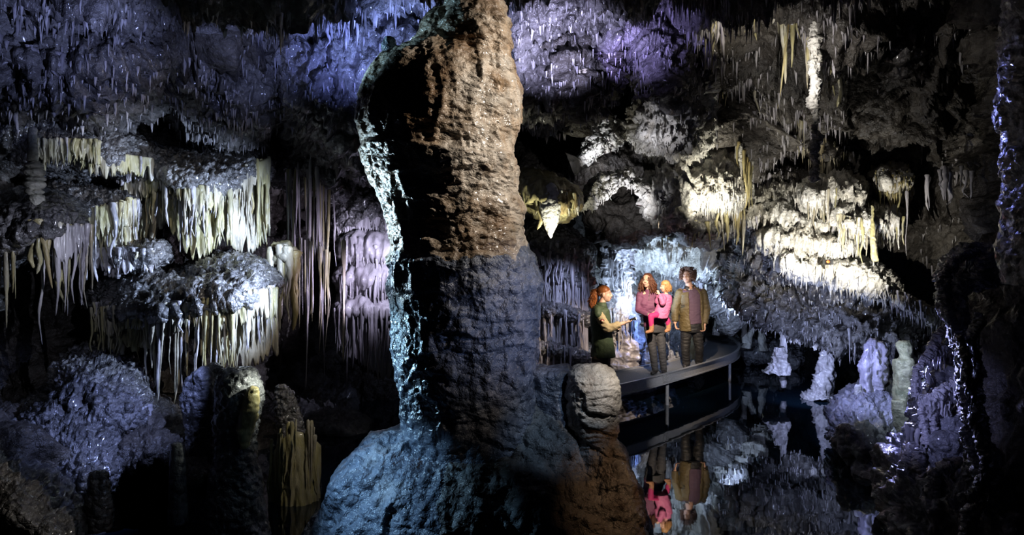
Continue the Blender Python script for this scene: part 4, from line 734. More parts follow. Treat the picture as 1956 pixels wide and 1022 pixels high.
# ------------------------------------------------------------------ the great column
CD = 5.2
t = thing('cave_column', 'giant amber limestone column, blue-lit below, in the middle of the cave', 'column', P(905, 1180, CD))
CT = t
def hero(name, rows, mat, d, nz, na, flat, big=.035, mid=.018, small=.004, step=.008, parent=t, cols=None, zc=None, soft=1):
    A = np.array(LP(rows, d), float); tt = np.linspace(0, len(A)-1, 900); C_ = cr(A, tt)
    dd = np.concatenate([[0], np.cumsum(np.hypot(np.diff(C_[:, 2]), np.diff(C_[:, 3]))+1e-5)]); s_ = np.linspace(0, dd[-1], nz)
    Q = np.stack([np.interp(s_, dd, C_[:, k]) for k in range(4)], 1); Q[:, 3] = np.maximum(Q[:, 3], .002)
    th = np.arange(na)*2*math.pi/na
    G = np.stack([Q[:, 0][:, None]+Q[:, 3][:, None]*np.cos(th), Q[:, 1][:, None]+flat*Q[:, 3][:, None]*np.sin(th), np.repeat(Q[:, 2][:, None], na, 1)], -1)
    N = grid_normals(G, True); ax = np.stack([Q[:, 0], Q[:, 1], Q[:, 2]], 1)[:, None]; s = np.sign((N*(G-ax)).sum()); N = N*s
    p = G.reshape(-1, 3); q = p+.06*np.stack([pn(p*3+5), pn(p*3+11), pn(p*3+29)], 1)
    # lumps drawn out downwards, hollows between them, wavy shingles running round
    lump = ridged(q, 2, 5.0, sc=(1, 1, .45)); drip = ridged(q, 2, 9.0, sc=(1, 1, .28))
    ph = q[:, 2]*5.2+1.1*fbm(q, 2, 1.4)+.25*pn(q*8); fr = ph-np.floor(ph)
    ph2 = q[:, 2]*19+1.3*fbm(q, 2, 3.1); fr2 = ph2-np.floor(ph2)
    dsp = big*fbm(q, 2, 2.2)+mid*lump+.5*mid*drip*.6+small*ridged(q, 3, 17, sc=(1, 1, 1.4))+step*(1.2-2*fr)*np.minimum(1, fr/.15)+step*.38*(1-2*fr2)*np.minimum(1, fr2/.2)
    if zc is not None: # overlapping collars
        z = p[:, 2]; a = np.arctan2(p[:, 1]-d, p[:, 0]-np.repeat(Q[:, 0], na))
        for (z0, amp_, wob) in zc:
            e = z0+wob*np.cos(a*1.0)+.06*fbm(p, 2, 2.5)-z; dsp = dsp+amp_*np.where(e > 0, np.exp(-e/.35), 0)*np.minimum(1, np.maximum(e, 0)/.03)
    k = np.minimum(1, (Q[:, 3]/(.15*Q[:, 3].max()))); G = G+N*(dsp.reshape(nz, na)*k[:, None])[..., None]
    tp = G[0].mean(0); G = np.concatenate([np.repeat(tp[None, None], na, 1), G], 0)
    fs = grid_faces(len(G), na, True); o = mesh_np(name, G.reshape(-1, 3), fs[:, ::-1] if s < 0 else fs, mat); adopt(o, parent); return o
zz = lambda py: P(0, py, CD).z
def split_mat(o, m2, f):
    """second material where f(centres) is true, along a noisy edge"""
    me = o.data; me.materials.append(m2); n = len(me.polygons); c = np.empty(n*3, np.float32); me.polygons.foreach_get('center', c)
    c = c.reshape(-1, 3) ; me.polygons.foreach_set('material_index', f(c).astype(np.int32))
zz = lambda py: P(0, py, CD).z
sh = hero('shaft', [(22, 838, 880), (30, 826, 915), (50, 812, 945), (80, 802, 955), (100, 775, 962), (118, 742, 970), (138, 716, 976), (165, 706, 990), (200, 697, 992), (245, 692, 985), (285, 698, 980), (320, 712, 986), (360, 732, 984), (400, 744, 994), (440, 750, 992), (470, 750, 998), (510, 750, 1014), (545, 750, 1022), (600, 753, 1018), (650, 757, 1016), (700, 759, 1022), (760, 766, 1030), (820, 772, 1050), (900, 770, 1070), (1100, 760, 1090)],
  M['column'], CD, 540, 430, .92, zc=[(zz(292), .028, -.06), (zz(488), .03, .03)])
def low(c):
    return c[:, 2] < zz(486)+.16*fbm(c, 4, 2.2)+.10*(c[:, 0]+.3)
split_mat(sh, M['column_low'], low)  # blue light below the collar put into the colour
hero('neck', [(-260, 884, 940), (-60, 868, 944), (0, 858, 952), (40, 850, 962), (80, 846, 966), (112, 846, 970), (130, 845, 975), (150, 850, 970), (230, 870, 940)], M['column'], CD-.16, 240, 240, .9, zc=[(zz(60), .02, .04)], step=.014)
hero('horn', [(70, 739, 745), (76, 735, 753), (92, 733, 756), (110, 733, 754), (130, 728, 756), (160, 715, 780)], M['column_low'], CD, 90, 80, .9, big=.01, mid=.01)
hero('knob', [(122, 722, 730), (128, 714, 738), (142, 711, 740), (160, 708, 745)], M['column_low'], CD-.02, 60, 60, .9, big=.01, mid=.01)
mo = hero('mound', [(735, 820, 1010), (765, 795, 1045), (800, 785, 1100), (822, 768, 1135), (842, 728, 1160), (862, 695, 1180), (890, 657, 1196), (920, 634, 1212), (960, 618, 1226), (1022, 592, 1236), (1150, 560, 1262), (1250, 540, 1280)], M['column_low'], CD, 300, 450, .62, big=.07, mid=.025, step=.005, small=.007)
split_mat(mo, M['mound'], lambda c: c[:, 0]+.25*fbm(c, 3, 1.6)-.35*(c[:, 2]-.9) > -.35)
sd = hero('saddle', [(706, 1000, 1080), (716, 985, 1098), (740, 990, 1110), (800, 985, 1150), (870, 960, 1180), (960, 950, 1200)], M['column_low'], CD-.05, 150, 190, .62, big=.03, mid=.022, step=.006)
# the stump leaning on the column's foot is a stalagmite of its own
t2 = thing('stalagmite', 'rounded grey knobbly stalagmite stump on the right foot of the giant column', 'stalagmite', P(1135, 1100, 4.8))
def knuckle(o): pass
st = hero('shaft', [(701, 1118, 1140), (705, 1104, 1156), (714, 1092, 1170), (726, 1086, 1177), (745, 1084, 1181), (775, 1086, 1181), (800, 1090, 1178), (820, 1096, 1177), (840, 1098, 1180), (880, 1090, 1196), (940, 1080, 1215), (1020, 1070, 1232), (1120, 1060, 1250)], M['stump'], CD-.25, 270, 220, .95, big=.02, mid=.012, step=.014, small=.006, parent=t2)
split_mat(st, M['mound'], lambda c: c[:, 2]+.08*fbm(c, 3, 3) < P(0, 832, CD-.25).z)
# ------------------------------------------------------------------ the walkway over the pool
ZF = .5
def W(px, py, z): d = F*(CAMZ-z)/(py-HY); return P(px, py, d)
MET = plain('grey_painted_metal', (.46, .46, .47), .42, .25, .15, 30, .12); DECK = plain('grey_deck_grating', (.17, .18, .20), .6, .1, .5, 60, .35)
wt = thing('walkway', 'curved grey metal walkway over the pool carrying the visitors', 'walkway', W(1240, 722, .5))
fr_ = curve_pts([W(930, 800, .56), W(1060, 762, .56), W(1180, 736, .56), W(1240, 722, .56), W(1300, 706, .56), W(1350, 692, .56), W(1385, 681, .56), W(1403, 672.5, .56), W(1410, 664, .56), W(1409, 656, .56), W(1402, 648, .56), W(1387, 638, .56), W(1366, 628, .56)], 90)
bk_ = curve_pts([W(930, 770, .5), W(1060, 734, .5), W(1172, 712, .5), W(1240, 700, .5), W(1290, 689, .5), W(1325, 676, .5), W(1343, 664, .5), W(1350, 656, .5), W(1351, 650, .5), W(1350, 645, .5), W(1346, 638, .5), W(1338, 630, .5), W(1328, 622, .5)], 90)
def strip(name, path, prof, mat, parent):
    """sweep a closed (offset outwards, height) profile along a world path"""
    T = np.gradient(path, axis=0); T[:, 2] = 0; T /= np.linalg.norm(T, axis=1)[:, None]; O = np.stack([T[:, 1], -T[:, 0], 0*T[:, 0]], 1)
    G = np.stack([np.stack([path[:, 0]+O[:, 0]*a, path[:, 1]+O[:, 1]*a, np.full(len(path), h)], 1) for a, h in prof], 1)
    o = mesh_np(name, G.reshape(-1, 3), grid_faces(len(path), len(prof), True), mat, smooth=False); adopt(o, parent); return o
strip('side_beam', fr_, [(0, .58), (.05, .58), (.05, .565), (.012, .56), (.012, .42), (.05, .415), (.05, .40), (0, .40)], MET, wt)
strip('side_beam', bk_, [(0, .53), (-.05, .53), (-.05, .40), (0, .40)], MET, wt)
G = np.stack([fr_*(1-s)+bk_*s for s in np.linspace(0, 1, 5)], 1); G[..., 2] = .5; G2 = G[:, ::-1].copy(); G2[..., 2] = .46
o = mesh_np('deck', np.concatenate([G, G2], 1).reshape(-1, 3), grid_faces(90, 10, True), DECK, smooth=False); adopt(o, wt)
def boxm(name, c, sx, sy, sz, rz, mat, parent, bev=.004):
    bm = bmesh.new(); bmesh.ops.create_cube(bm, size=1); bmesh.ops.scale(bm, vec=(sx, sy, sz), verts=bm.verts)
    if bev: bmesh.ops.bevel(bm, geom=bm.edges[:], offset=bev, segments=2, affect='EDGES')
    bmesh.ops.rotate(bm, matrix=Matrix.Rotation(rz, 3, 'Z'), verts=bm.verts); me = bpy.data.meshes.new(name); bm.to_mesh(me); bm.free(); me.materials.append(mat)
    o = bpy.data.objects.new(name, me); COL.objects.link(o); o.location = Vector(c)-Vector(parent.location); o.parent = parent; return o
k = int(np.argmin(np.abs(CX+fr_[:, 0]/fr_[:, 1]*F-1268))); tv = fr_[k+1]-fr_[k-1]; rz = math.atan2(tv[1], tv[0]); cc = Vector(fr_[k])
for s in (-.05, .05):
    q = cc+Vector((math.cos(rz), math.sin(rz), 0))*s; off = Vector((math.sin(rz), -math.cos(rz), 0))
    pl = boxm('joint_plate', (q.x+off.x*.02, q.y+off.y*.02, .49), .07, .012, .13, rz, MET, wt)
    for h in (-.045, 0, .045):
        b_ = boxm('bolt', (0, 0, 0), .014, .014, .014, rz, MET, wt, .003); b_.parent = pl; b_.location = (off.x*.012, off.y*.012, h)
for px_, py_ in ((1075, 758), (1278, 712), (1396, 676)):
    k = int(np.argmin(np.abs(CX+fr_[:60, 0]/fr_[:60, 1]*F-px_))); c = fr_[k]
    bm = bmesh.new(); bmesh.ops.create_cone(bm, cap_ends=True, segments=12, radius1=.03, radius2=.03, depth=1.7); me = bpy.data.meshes.new('post'); bm.to_mesh(me); bm.free(); me.materials.append(MET)
    o = bpy.data.objects.new('post', me); COL.objects.link(o); o.location = Vector((c[0], c[1]+.1, -.4))-Vector(wt.location); o.parent = wt

# ------------------------------------------------------------------ people
SKIN = plain('skin', (.62, .36, .25), .5, 0, 0, 20, .06); SKIN2 = plain('fair_skin', (.72, .45, .34), .5, 0, 0, 20, .05)
EYEW = plain('eye_white', (.75, .73, .70), .3, noise=.02); EYED = plain('eye_dark', (.03, .02, .015), .2, noise=.02); LIP = plain('lips', (.45, .13, .12), .45, noise=.05); TEETH = plain('teeth', (.8, .78, .72), .3, noise=.02)
def sect_tube(bm, pts, side=None, n=20, caps=True):
    """pts: (Vector, rx, ry); ry along depth-ish axis perpendicular to side"""
    rings = []; m = len(pts)
    for i, (c, rx, ry) in enumerate(pts):
        d = (pts[min(i+1, m-1)][0]-pts[max(i-1, 0)][0]).normalized()
        s = Vector(side) if side is not None else Vector((1, 0, 0))
        if abs(d.dot(s.normalized())) > .9: s = Vector((0, 1, 0)) if side is None else Vector((0, 0, 1))
        s = (s-d*s.dot(d)).normalized(); f = d.cross(s)
        rings.append([bm.verts.new(c+s*rx*math.cos(a)+f*ry*math.sin(a)) for a in [2*math.pi*k/n for k in range(n)]])
    for a, b_ in zip(rings, rings[1:]):
        for k in range(n): bm.faces.new((a[k], a[(k+1) % n], b_[(k+1) % n], b_[k]))
    if caps: bm.faces.new(rings[0][::-1]); bm.faces.new(rings[-1])
def ell(bm, c, r, rot=None, sub=3):
    q = bmesh.ops.create_icosphere(bm, subdivisions=sub, radius=1)['verts']
    for v_ in q:
        co = Vector((v_.co.x*r[0], v_.co.y*r[1], v_.co.z*r[2])); v_.co = Vector(c)+(rot @ co if rot else co)
def caps(bm, a, b_, ra, rb, n=14):
    a = Vector(a); b_ = Vector(b_); ell(bm, a, (ra,)*3, sub=2); ell(bm, b_, (rb,)*3, sub=2)
    if (b_-a).length > 1e-4: sect_tube(bm, [(a, ra, ra), (b_, rb, rb)], n=n)
def finish(name, bm, mat, parent, voxel=None, smooth=2, noise=None):
    bmesh.ops.recalc_face_normals(bm, faces=bm.faces)
    me = bpy.data.meshes.new(name); bm.to_mesh(me); bm.free(); o = bpy.data.objects.new(name, me); COL.objects.link(o)
    if voxel:
        md = o.modifiers.new('r', 'REMESH'); md.mode = 'VOXEL'; md.voxel_size = voxel
        if smooth: sm = o.modifiers.new('s', 'SMOOTH'); sm.factor = .5; sm.iterations = smooth
        dg = bpy.context.evaluated_depsgraph_get(); ev = o.evaluated_get(dg); m2 = bpy.data.meshes.new_from_object(ev); o.modifiers.clear(); o.data = m2; bpy.data.meshes.remove(me); me = m2; me.name = name
    if noise:
        n = len(me.vertices); co = np.empty(n*3, np.float32); me.vertices.foreach_get('co', co); co = co.reshape(-1, 3); nn = np.empty(n*3, np.float32); me.vertex_normals.foreach_get('vector', nn); nn = nn.reshape(-1, 3)
        amp, fq, sc = noise; d = amp*ridged(co, 2, fq, sc=sc); co = co+nn*d[:, None]; me.vertices.foreach_set('co', co.astype(np.float32).ravel()); me.update()
    me.materials.clear(); me.materials.append(mat); me.polygons.foreach_set('use_smooth', np.full(len(me.polygons), True))
    adopt(o, parent); return o
def head_prims(bm, c, Rm, s=1.0, child=False):
    g = lambda v: Vector(c)+Rm @ (Vector(v)*s); e = lambda p, r, sub=3: ell(bm, g(p), [x*s for x in r], Rm, sub)
    e((0, .015, .035), (.076, .096, .086)); e((0, -.02, -.03), (.061, .070, .082)); e((0, -.042, -.082), (.036, .036, .030), 2)
    e((0, -.078, .024), (.048, .014, .012), 2)
    for q in (-1, 1):
        e((q*.034, -.064, -.032), (.024, .022, .022), 2); e((q*.078, .012, -.008), (.011, .021, .032), 2)
    caps(bm, g((0, -.088, .008)), g((0, -.104, -.026)), .0085*s, .0115*s); e((-.010, -.098, -.029), (.009, .008, .007), 2); e((.010, -.098, -.029), (.009, .008, .007), 2)
    return g
def face(parent, g, Rm, s, smile=True):
    for q in (-1, 1):
        bm = bmesh.new(); ell(bm, g((q*.029, -.079, .004)), (.0125*s, .009*s, .0062*s), Rm, 2); e_ = finish('eye', bm, EYEW, parent)
        bm = bmesh.new(); ell(bm, g((q*.028, -.0855, .004)), (.0060*s, .004*s, .0060*s), Rm, 2); p = finish('pupil', bm, EYED, parent); p.parent = e_; 
        p.location = -Vector(parent.location)-Vector(e_.location)
        bm = bmesh.new(); caps(bm, g((q*.015, -.089, .023)), g((q*.044, -.079, .025)), .0036*s, .0024*s, 8); finish('eyebrow', bm, EYED, parent)
    bm = bmesh.new(); ell(bm, g((0, -.088, -.055)), (.026*s, .009*s, .005*s), Rm, 2); ell(bm, g((0, -.087, -.066)), (.020*s, .009*s, .006*s), Rm, 2); finish('lips', bm, LIP, parent)
    if smile:
        bm = bmesh.new(); ell(bm, g((0, -.092, -.060)), (.021*s, .006*s, .0055*s), Rm, 2); finish('teeth', bm, TEETH, parent)
def hand(bm, wrist, d, n, s=1.0, curl=.5, side=1):
    """wrist -> palm with four unequal bent fingers and a thumb; d forward, n palm normal"""
    d = Vector(d).normalized(); n = Vector(n); n = (n-d*n.dot(d)).normalized(); w_ = d.cross(n)*side; w0 = Vector(wrist)
    for q in (-.028, -.01, .01, .028): caps(bm, w0+d*.01*s+w_*q*.6*s, w0+d*.085*s+w_*q*s, .014*s, .0115*s, 8)
    for q, L in zip((-.030, -.010, .010, .029), (.060, .078, .083, .074)):
        p = w0+d*.088*s+w_*q*s; a = curl*.5
        for k, fr in enumerate((.42, .33, .25)):
            dd = d*math.cos(a)+n*math.sin(a); p2 = p+dd*L*fr*s; caps(bm, p, p2, (.0092-.0008*k)*s, (.0085-.0008*k)*s, 8); p = p2; a += curl*.8
    p = w0+d*.03*s+w_*.030*s; a = .8
    for L in (.034, .028, .022):
        dd = (d*math.cos(a)+w_*math.sin(a)+n*.35).normalized(); p2 = p+dd*L*s; caps(bm, p, p2, .011*s, .0095*s, 8); p = p2; a -= .35
def rotm(yaw, pitch=0, roll=0):
    return Matrix.Rotation(math.radians(yaw), 3, 'Z') @ Matrix.Rotation(math.radians(roll), 3, 'Y') @ Matrix.Rotation(math.radians(pitch), 3, 'X')
def hair_curls(name, mat, parent, g, Rm, s, strands, r=.010, seed=1, curl=.018, cap=None):
    """cap over the skull plus separate wavy locks; strands: (start xyz, end xyz) in head space"""
    rr = random.Random(seed); bm = bmesh.new()
    for (c, rad) in (cap or []): ell(bm, g(c), [x*s for x in rad], Rm, 3)
    for a, b_ in strands:
        a = Vector(a); b_ = Vector(b_); k = 11; ph = rr.uniform(0, 6.3); fq = rr.uniform(6, 10); pts = []
        out = Vector((a.x, a.y, 0)); out = out.normalized()*.02 if out.length > .01 else Vector((0, 0, .01))
        for i in range(k):
            t = i/(k-1); p = a.lerp(b_, t)+out*math.sin(t*3.1)+Vector((math.cos(ph+t*fq), math.sin(ph+t*fq), .4*math.sin(ph*2+t*5)))*curl*(.25+t)*.8
            pts.append((g(p), r*s*(1-.35*t), r*s*(1-.35*t)))
        sect_tube(bm, pts, n=4)
    return finish(name, bm, mat, parent)
def cshell(bm, sects, open0, open1, thick=.012, n=40, side=(1, 0, 0)):
    """open-fronted garment: arc from open0 round the back to open1 (radians), closed thick shell; sects (c, rx, ry)"""
    O, I = [], []
    side = Vector(side)
    for i, (c, rx, ry) in enumerate(sects):
        d = (sects[min(i+1, len(sects)-1)][0]-sects[max(i-1, 0)][0]).normalized(); s = (side-d*side.dot(d)).normalized(); f = d.cross(s)
        a0 = open0[i] if hasattr(open0, '__len__') else open0; a1 = open1[i] if hasattr(open1, '__len__') else open1
        A_ = [a0+(a1-a0)*k/n for k in range(n+1)]
        O.append([bm.verts.new(c+s*rx*math.cos(a)+f*ry*math.sin(a)) for a in A_]); I.append([bm.verts.new(c+s*(rx-thick)*math.cos(a)+f*(ry-thick)*math.sin(a)) for a in A_])
    for X in (O, I):
        for a, b_ in zip(X, X[1:]):
            for k in range(n): bm.faces.new((a[k], a[k+1], b_[k+1], b_[k]))
    for a, b_ in ((O[0], I[0]), (O[-1], I[-1])):
        for k in range(n): bm.faces.new((a[k], a[k+1], b_[k+1], b_[k]))
    for e in (0, n):
        for i in range(len(sects)-1): bm.faces.new((O[i][e], O[i+1][e], I[i+1][e], I[i][e]))
def arm(bm, sh, el, wr, r0, r1, r2, grow=0, t_end=1.0):
    sh, el, wr = Vector(sh), Vector(el), Vector(wr); wr = el.lerp(wr, t_end)
    caps(bm, sh, el, r0+grow, r1+grow); caps(bm, el, wr, r1+grow, r2+grow)
def leg(bm, hp, kn, an, r0, r1, r2, grow=0):
    hp, kn, an = Vector(hp), Vector(kn), Vector(an); mid = kn.lerp(an, .35)
    caps(bm, hp, kn, r0+grow, r1+grow); caps(bm, kn, mid, r1+grow, r1*.95+grow); caps(bm, mid, an, r1*.95+grow, r2+grow)
def boot(parent, an, toe, mat, name='boot', s=1.0):
    bm = bmesh.new(); an = Vector(an); toe = Vector(toe); d = (toe-an); d.z = 0; d.normalize(); z0 = ZF
    heel = Vector((an.x, an.y, 0))-d*.05*s; 
    caps(bm, (an.x, an.y, z0+.10*s), (an.x, an.y, z0+.05*s), .05*s, .048*s); 
    for t_, r_, h in ((0, .042, .045), (.08, .042, .045), (.15, .045, .04), (.21, .036, .032)):
        c = heel+d*t_*s; ell(bm, (c.x, c.y, z0+h*s), (r_*s,)*2+(h*s,), None, 2)
    sect_tube(bm, [(Vector((heel.x, heel.y, z0+.03))-d*.02*s, .035*s, .03*s), (Vector((heel.x, heel.y, z0+.03))+d*.1*s, .044*s, .03*s), (Vector((heel.x, heel.y, z0+.03))+d*.22*s, .036*s, .028*s)], side=(d.y, -d.x, 0))
    return finish(name, bm, mat, parent, .008, 2)

# ---- mother: purple zip sweater, grey jeans, toddler on her arm
D1 = 11.7; w_ = lambda x, y, dd=0: P(x, y, D1+dd)
fy = HY+F*(CAMZ-ZF)/D1
t = thing('person', 'woman with long wavy brown hair in a purple zip sweater holding the toddler', 'person', (w_(1253, fy).x, D1, ZF))
Rm = rotm(-28, -6); hc = w_(1236, 536.5, -.02)
PURP = plain('plum_sweater', (.17, .055, .12), .7, 0, .3, 200, .12); JEAN = plain('charcoal_jeans', (.045, .045, .05), .75, 0, .3, 120, .35); BLK = plain('black_leather', (.03, .028, .027), .35, noise=.2); HAIRB = plain('brown_hair', (.13, .045, .022), .42, 0, .3, 60, .5)
bm = bmesh.new(); g = head_prims(bm, hc, Rm, 1.04)
neck = w_(1241, 556); caps(bm, g((0, .02, -.06)), neck, .047, .055)
torso = [(w_(1240, 557), .075, .06), (w_(1239.5, 562), .165, .085), (w_(1239, 574), .172, .105), (w_(1240, 584), .165, .125), (w_(1243, 596), .142, .10), (w_(1247, 608), .148, .105), (w_(1250, 620), .170, .12), (w_(1251, 630), .172, .125)]
sect_tube(bm, torso, side=(1, 0, 0))
shL, elL, wrL = w_(1223, 563), w_(1219.5, 592, -.05), w_(1240, 601, -.26)
shR, elR, wrR = w_(1257, 563), w_(1276, 588, -.02), w_(1267, 601, -.22)
arm(bm, shL, elL, wrL, .052, .042, .030); arm(bm, shR, elR, wrR, .052, .042, .030)
hipL, knL, anL = w_(1241, 628), w_(1247, 670, -.06), w_(1251, fy-8, -.02); hipR, knR, anR = w_(1261, 628), w_(1264, 668, -.06), w_(1268, fy-8, 0)
leg(bm, hipL, knL, anL, .088, .058, .040); leg(bm, hipR, knR, anR, .088, .058, .040)
hand(bm, wrL, (1, -.25, .05), (0, .4, .9), .95, .45, 1); hand(bm, wrR, (-.8, -.5, .1), (-.3, .5, .8), .95, .5, -1)
finish('body', bm, SKIN2, t, .0072, 1); face(t, g, Rm, 1.04)
bm = bmesh.new(); sect_tube(bm, [(a+Vector((0, 0, -.012 if i == 0 else 0)), b_+.016, c_+.016) for i, (a, b_, c_) in enumerate(torso[1:7])], side=(1, 0, 0)); sect_tube(bm, [(w_(1240, 559), .085, .075), (w_(1240, 564), .17, .1)], side=(1, 0, 0))
ell(bm, w_(1231.5, 580, -.075), (.078, .060, .075)); ell(bm, w_(1248.5, 580, -.07), (.078, .060, .075))
arm(bm, shL, elL, wrL, .052, .042, .030, .012, .93); arm(bm, shR, elR, wrR, .052, .042, .030, .012, .93); sw = finish('sweater', bm, PURP, t, .009, 10, (.005, 8, (1, 1, 2.2)))
bm = bmesh.new(); sect_tube(bm, [(w_(1240.5, 553, -.01), .062, .060), (w_(1240, 559, -.01), .085, .080), (w_(1240, 564, -.01), .12, .10)], side=(1, 0, 0)); finish('collar', bm, PURP, t, .009, 2)
bm = bmesh.new(); caps(bm, w_(1241, 559, -.092), w_(1240, 566, -.118), .005, .005, 6); caps(bm, w_(1240, 566, -.118), w_(1239.5, 573, -.136), .005, .005, 6); finish('zip', bm, plain('zip_metal', (.5, .45, .45), .3, .8), t)
bm = bmesh.new(); sect_tube(bm, [(w_(1249, 612), .158, .118), (w_(1251, 622), .182, .135), (w_(1251.5, 634), .180, .135)], side=(1, 0, 0)); leg(bm, hipL, knL, anL, .088, .056, .044, .008); leg(bm, hipR, knR, anR, .088, .056, .044, .008)
finish('jeans', bm, JEAN, t, .009, 3, (.005, 9, (1, 1, 2.4)))
boot(t, anL, anL+Vector((-.5, -1, 0)), BLK); boot(t, anR, anR+Vector((-.1, -1, 0)), BLK)
rr = random.Random(4); st = []
for k in range(330):
    a = rr.uniform(.35, 2*math.pi-.35)-math.pi/2    # leave the face free (front is -y)
    x, y = math.cos(a)*.075, math.sin(a)*.09+.015
    L_ = rr.uniform(.16, .27) if not (-2.1 < a < -1.0) else .1
    st.append(((x*.6, y*.6+.01, .10+rr.uniform(-.03, .02)), (x*rr.uniform(1.3, 2.0), y*1.2+.02, .10-L_-rr.uniform(0, .06))))
hair_curls('hair', HAIRB, t, g, Rm, 1.04, st, .0065, 3, .020, [((0, .03, .048), (.087, .098, .088)), ((.01, .07, -.04), (.085, .06, .10))])
bm = bmesh.new(); ell(bm, w_(1238, 603, -.30), (.012, .012, .012)); sect_tube(bm, [(wrL+Vector((-.03, 0, 0)), .036, .036), (wrL+Vector((-.005, 0, 0)), .035, .035)], n=14); finish('wristwatch', bm, plain('watch_steel', (.55, .5, .42), .3, .8), t)

# ---- toddler on the mother's arm, facing left in profile
w2 = lambda x, y, dd=0: P(x, y, D1-.24+dd)
t = thing('person', 'toddler with blond curls in a pink jacket, carried on the woman\'s arm', 'person', tuple(w2(1262, 604)))
PINK = plain('pink_jacket', (.62, .17, .36), .65, 0, .3, 120, .2); MAG = plain('magenta_leggings', (.52, .03, .17), .7, 0, .2, 120, .12); TAN = plain('tan_suede', (.42, .21, .11), .7, 0, .3, 60, .3); BLOND = plain('blond_hair', (.52, .29, .12), .4, 0, .3, 50, .45)
Rm = rotm(-78, 4); s = .80; hc = w2(1270, 547.5, 0)
bm = bmesh.new(); g = head_prims(bm, hc, Rm, s); caps(bm, g((0, .02, -.07)), w2(1272, 562), .035, .04)
tor = [(w2(1272, 562), .06, .05), (w2(1271, 567), .095, .07), (w2(1270, 578), .10, .08), (w2(1266, 592), .105, .085), (w2(1263, 602), .10, .085)]
sect_tube(bm, tor, side=(1, 0, .15)); a1, a2, a3 = w2(1267, 570, -.08), w2(1266, 579, -.14), w2(1260, 562, -.13); arm(bm, a1, a2, a3, .034, .03, .022); b1, b2, b3 = w2(1264, 570, .05), w2(1256, 576, .0), w2(1258, 562, -.06); arm(bm, b1, b2, b3, .034, .03, .022)
h1, h2, h3 = w2(1261, 600, -.03), w2(1243, 604, -.10), w2(1244.5, 624, -.10); leg(bm, h1, h2, h3, .055, .042, .03); k1, k2, k3 = w2(1268, 600, .08), w2(1275, 612, .05), w2(1277, 622, .05); leg(bm, k1, k2, k3, .05, .04, .03)
hand(bm, a3, (-.5, 0, .8), (0, .5, 0), .55, .9, 1); hand(bm, b3, (-.4, 0, .8), (0, -.5, 0), .55, .9, -1)
finish('body', bm, SKIN2, t, .006, 1); face(t, g, Rm, s, False)
bm = bmesh.new(); sect_tube(bm, [(a, b_+.016, c_+.016) for a, b_, c_ in tor[:4]]+[(w2(1262, 602), .125, .11), (w2(1262, 607), .13, .11)], side=(1, 0, .15)); arm(bm, a1, a2, a3, .04, .034, .026, .012, .8); arm(bm, b1, b2, b3, .04, .034, .026, .012, .8); finish('jacket', bm, PINK, t, .008, 3, (.005, 11, (1, 1, 2)))
bm = bmesh.new(); leg(bm, h1, h2, h3, .055, .042, .032, .008); leg(bm, k1, k2, k3, .05, .04, .03, .008); finish('leggings', bm, MAG, t, .008, 2)
for (an, tx) in ((h3, -1), (k3, -.6)):
    bm = bmesh.new(); caps(bm, an+Vector((0, 0, .045)), an+Vector((0, 0, -.06)), .042, .040); caps(bm, an+Vector((0, 0, -.07)), an+Vector((.085*tx, -.03, -.09)), .036, .027); finish('boot', bm, TAN, t, .007, 2)
rr = random.Random(9); st = []
for k in range(260):
    a = rr.uniform(.9, 2*math.pi-.9)-math.pi/2; x, y = math.cos(a)*.075, math.sin(a)*.09+.02
    st.append(((x*.5, y*.5+.01, .11+rr.uniform(-.02, .01)), (x*1.15, y*1.15+.01, -rr.uniform(.02, .12))))
hair_curls('hair', BLOND, t, g, Rm, s, st, .0065, 5, .018, [((0, .018, .058), (.084, .098, .080)), ((0, .07, -.03), (.07, .05, .07))])

# ---- man: olive jacket open over a plum shirt, dark trousers
D2 = 12.3; w_ = lambda x, y, dd=0: P(x, y, D2+dd); fy = HY+F*(CAMZ-ZF)/D2
t = thing('person', 'man with bushy greying curls in an open olive jacket over a plum shirt', 'person', (w_(1322, fy).x, D2, ZF))
OLV = plain('olive_jacket', (.115, .085, .035), .6, 0, .3, 90, .25); PLUM = plain('plum_shirt', (.105, .062, .095), .8, 0, .3, 160, .2); DARKC = plain('dark_collar', (.05, .04, .035), .7, noise=.2); TROU = plain('black_trousers', (.018, .017, .017), .6, 0, .3, 60, .3); GREYH = plain('greying_curly_hair', (.17, .085, .055), .45, 0, .4, 40, .55)
Rm = rotm(-32, -8); hc = w_(1313, 528.5, -.02)
bm = bmesh.new(); g = head_prims(bm, hc, Rm, 1.08); caps(bm, g((0, .02, -.06)), w_(1318, 549), .055, .062)
tor = [(w_(1319, 549), .09, .07), (w_(1320, 554), .19, .10), (w_(1320, 566), .20, .125), (w_(1320, 585), .18, .135), (w_(1320, 603), .17, .135), (w_(1321, 618), .175, .13), (w_(1321, 630), .175, .13)]
sect_tube(bm, tor, side=(1, 0, 0)); sl, el, wl = w_(1299, 557), w_(1290, 590), w_(1289.5, 616, -.06); sr, er, wr = w_(1342, 557), w_(1349, 590), w_(1345.5, 620, -.08)
arm(bm, sl, el, wl, .06, .048, .033); arm(bm, sr, er, wr, .06, .048, .033)
hl, kl, al = w_(1311, 630), w_(1309, 668, -.0), w_(1311, fy-9, .08); hr, kr, ar = w_(1331, 630), w_(1336, 666, .02), w_(1335, fy-11, .16)
leg(bm, hl, kl, al, .095, .065, .045); leg(bm, hr, kr, ar, .095, .065, .045)
hand(bm, wl, (.05, -.15, -1), (1, -.2, 0), 1.08, 1.1, -1); hand(bm, wr, (-.1, -.2, -1), (-1, -.2, 0), 1.08, 1.1, 1)
finish('body', bm, SKIN, t, .0072, 1); face(t, g, Rm, 1.08)
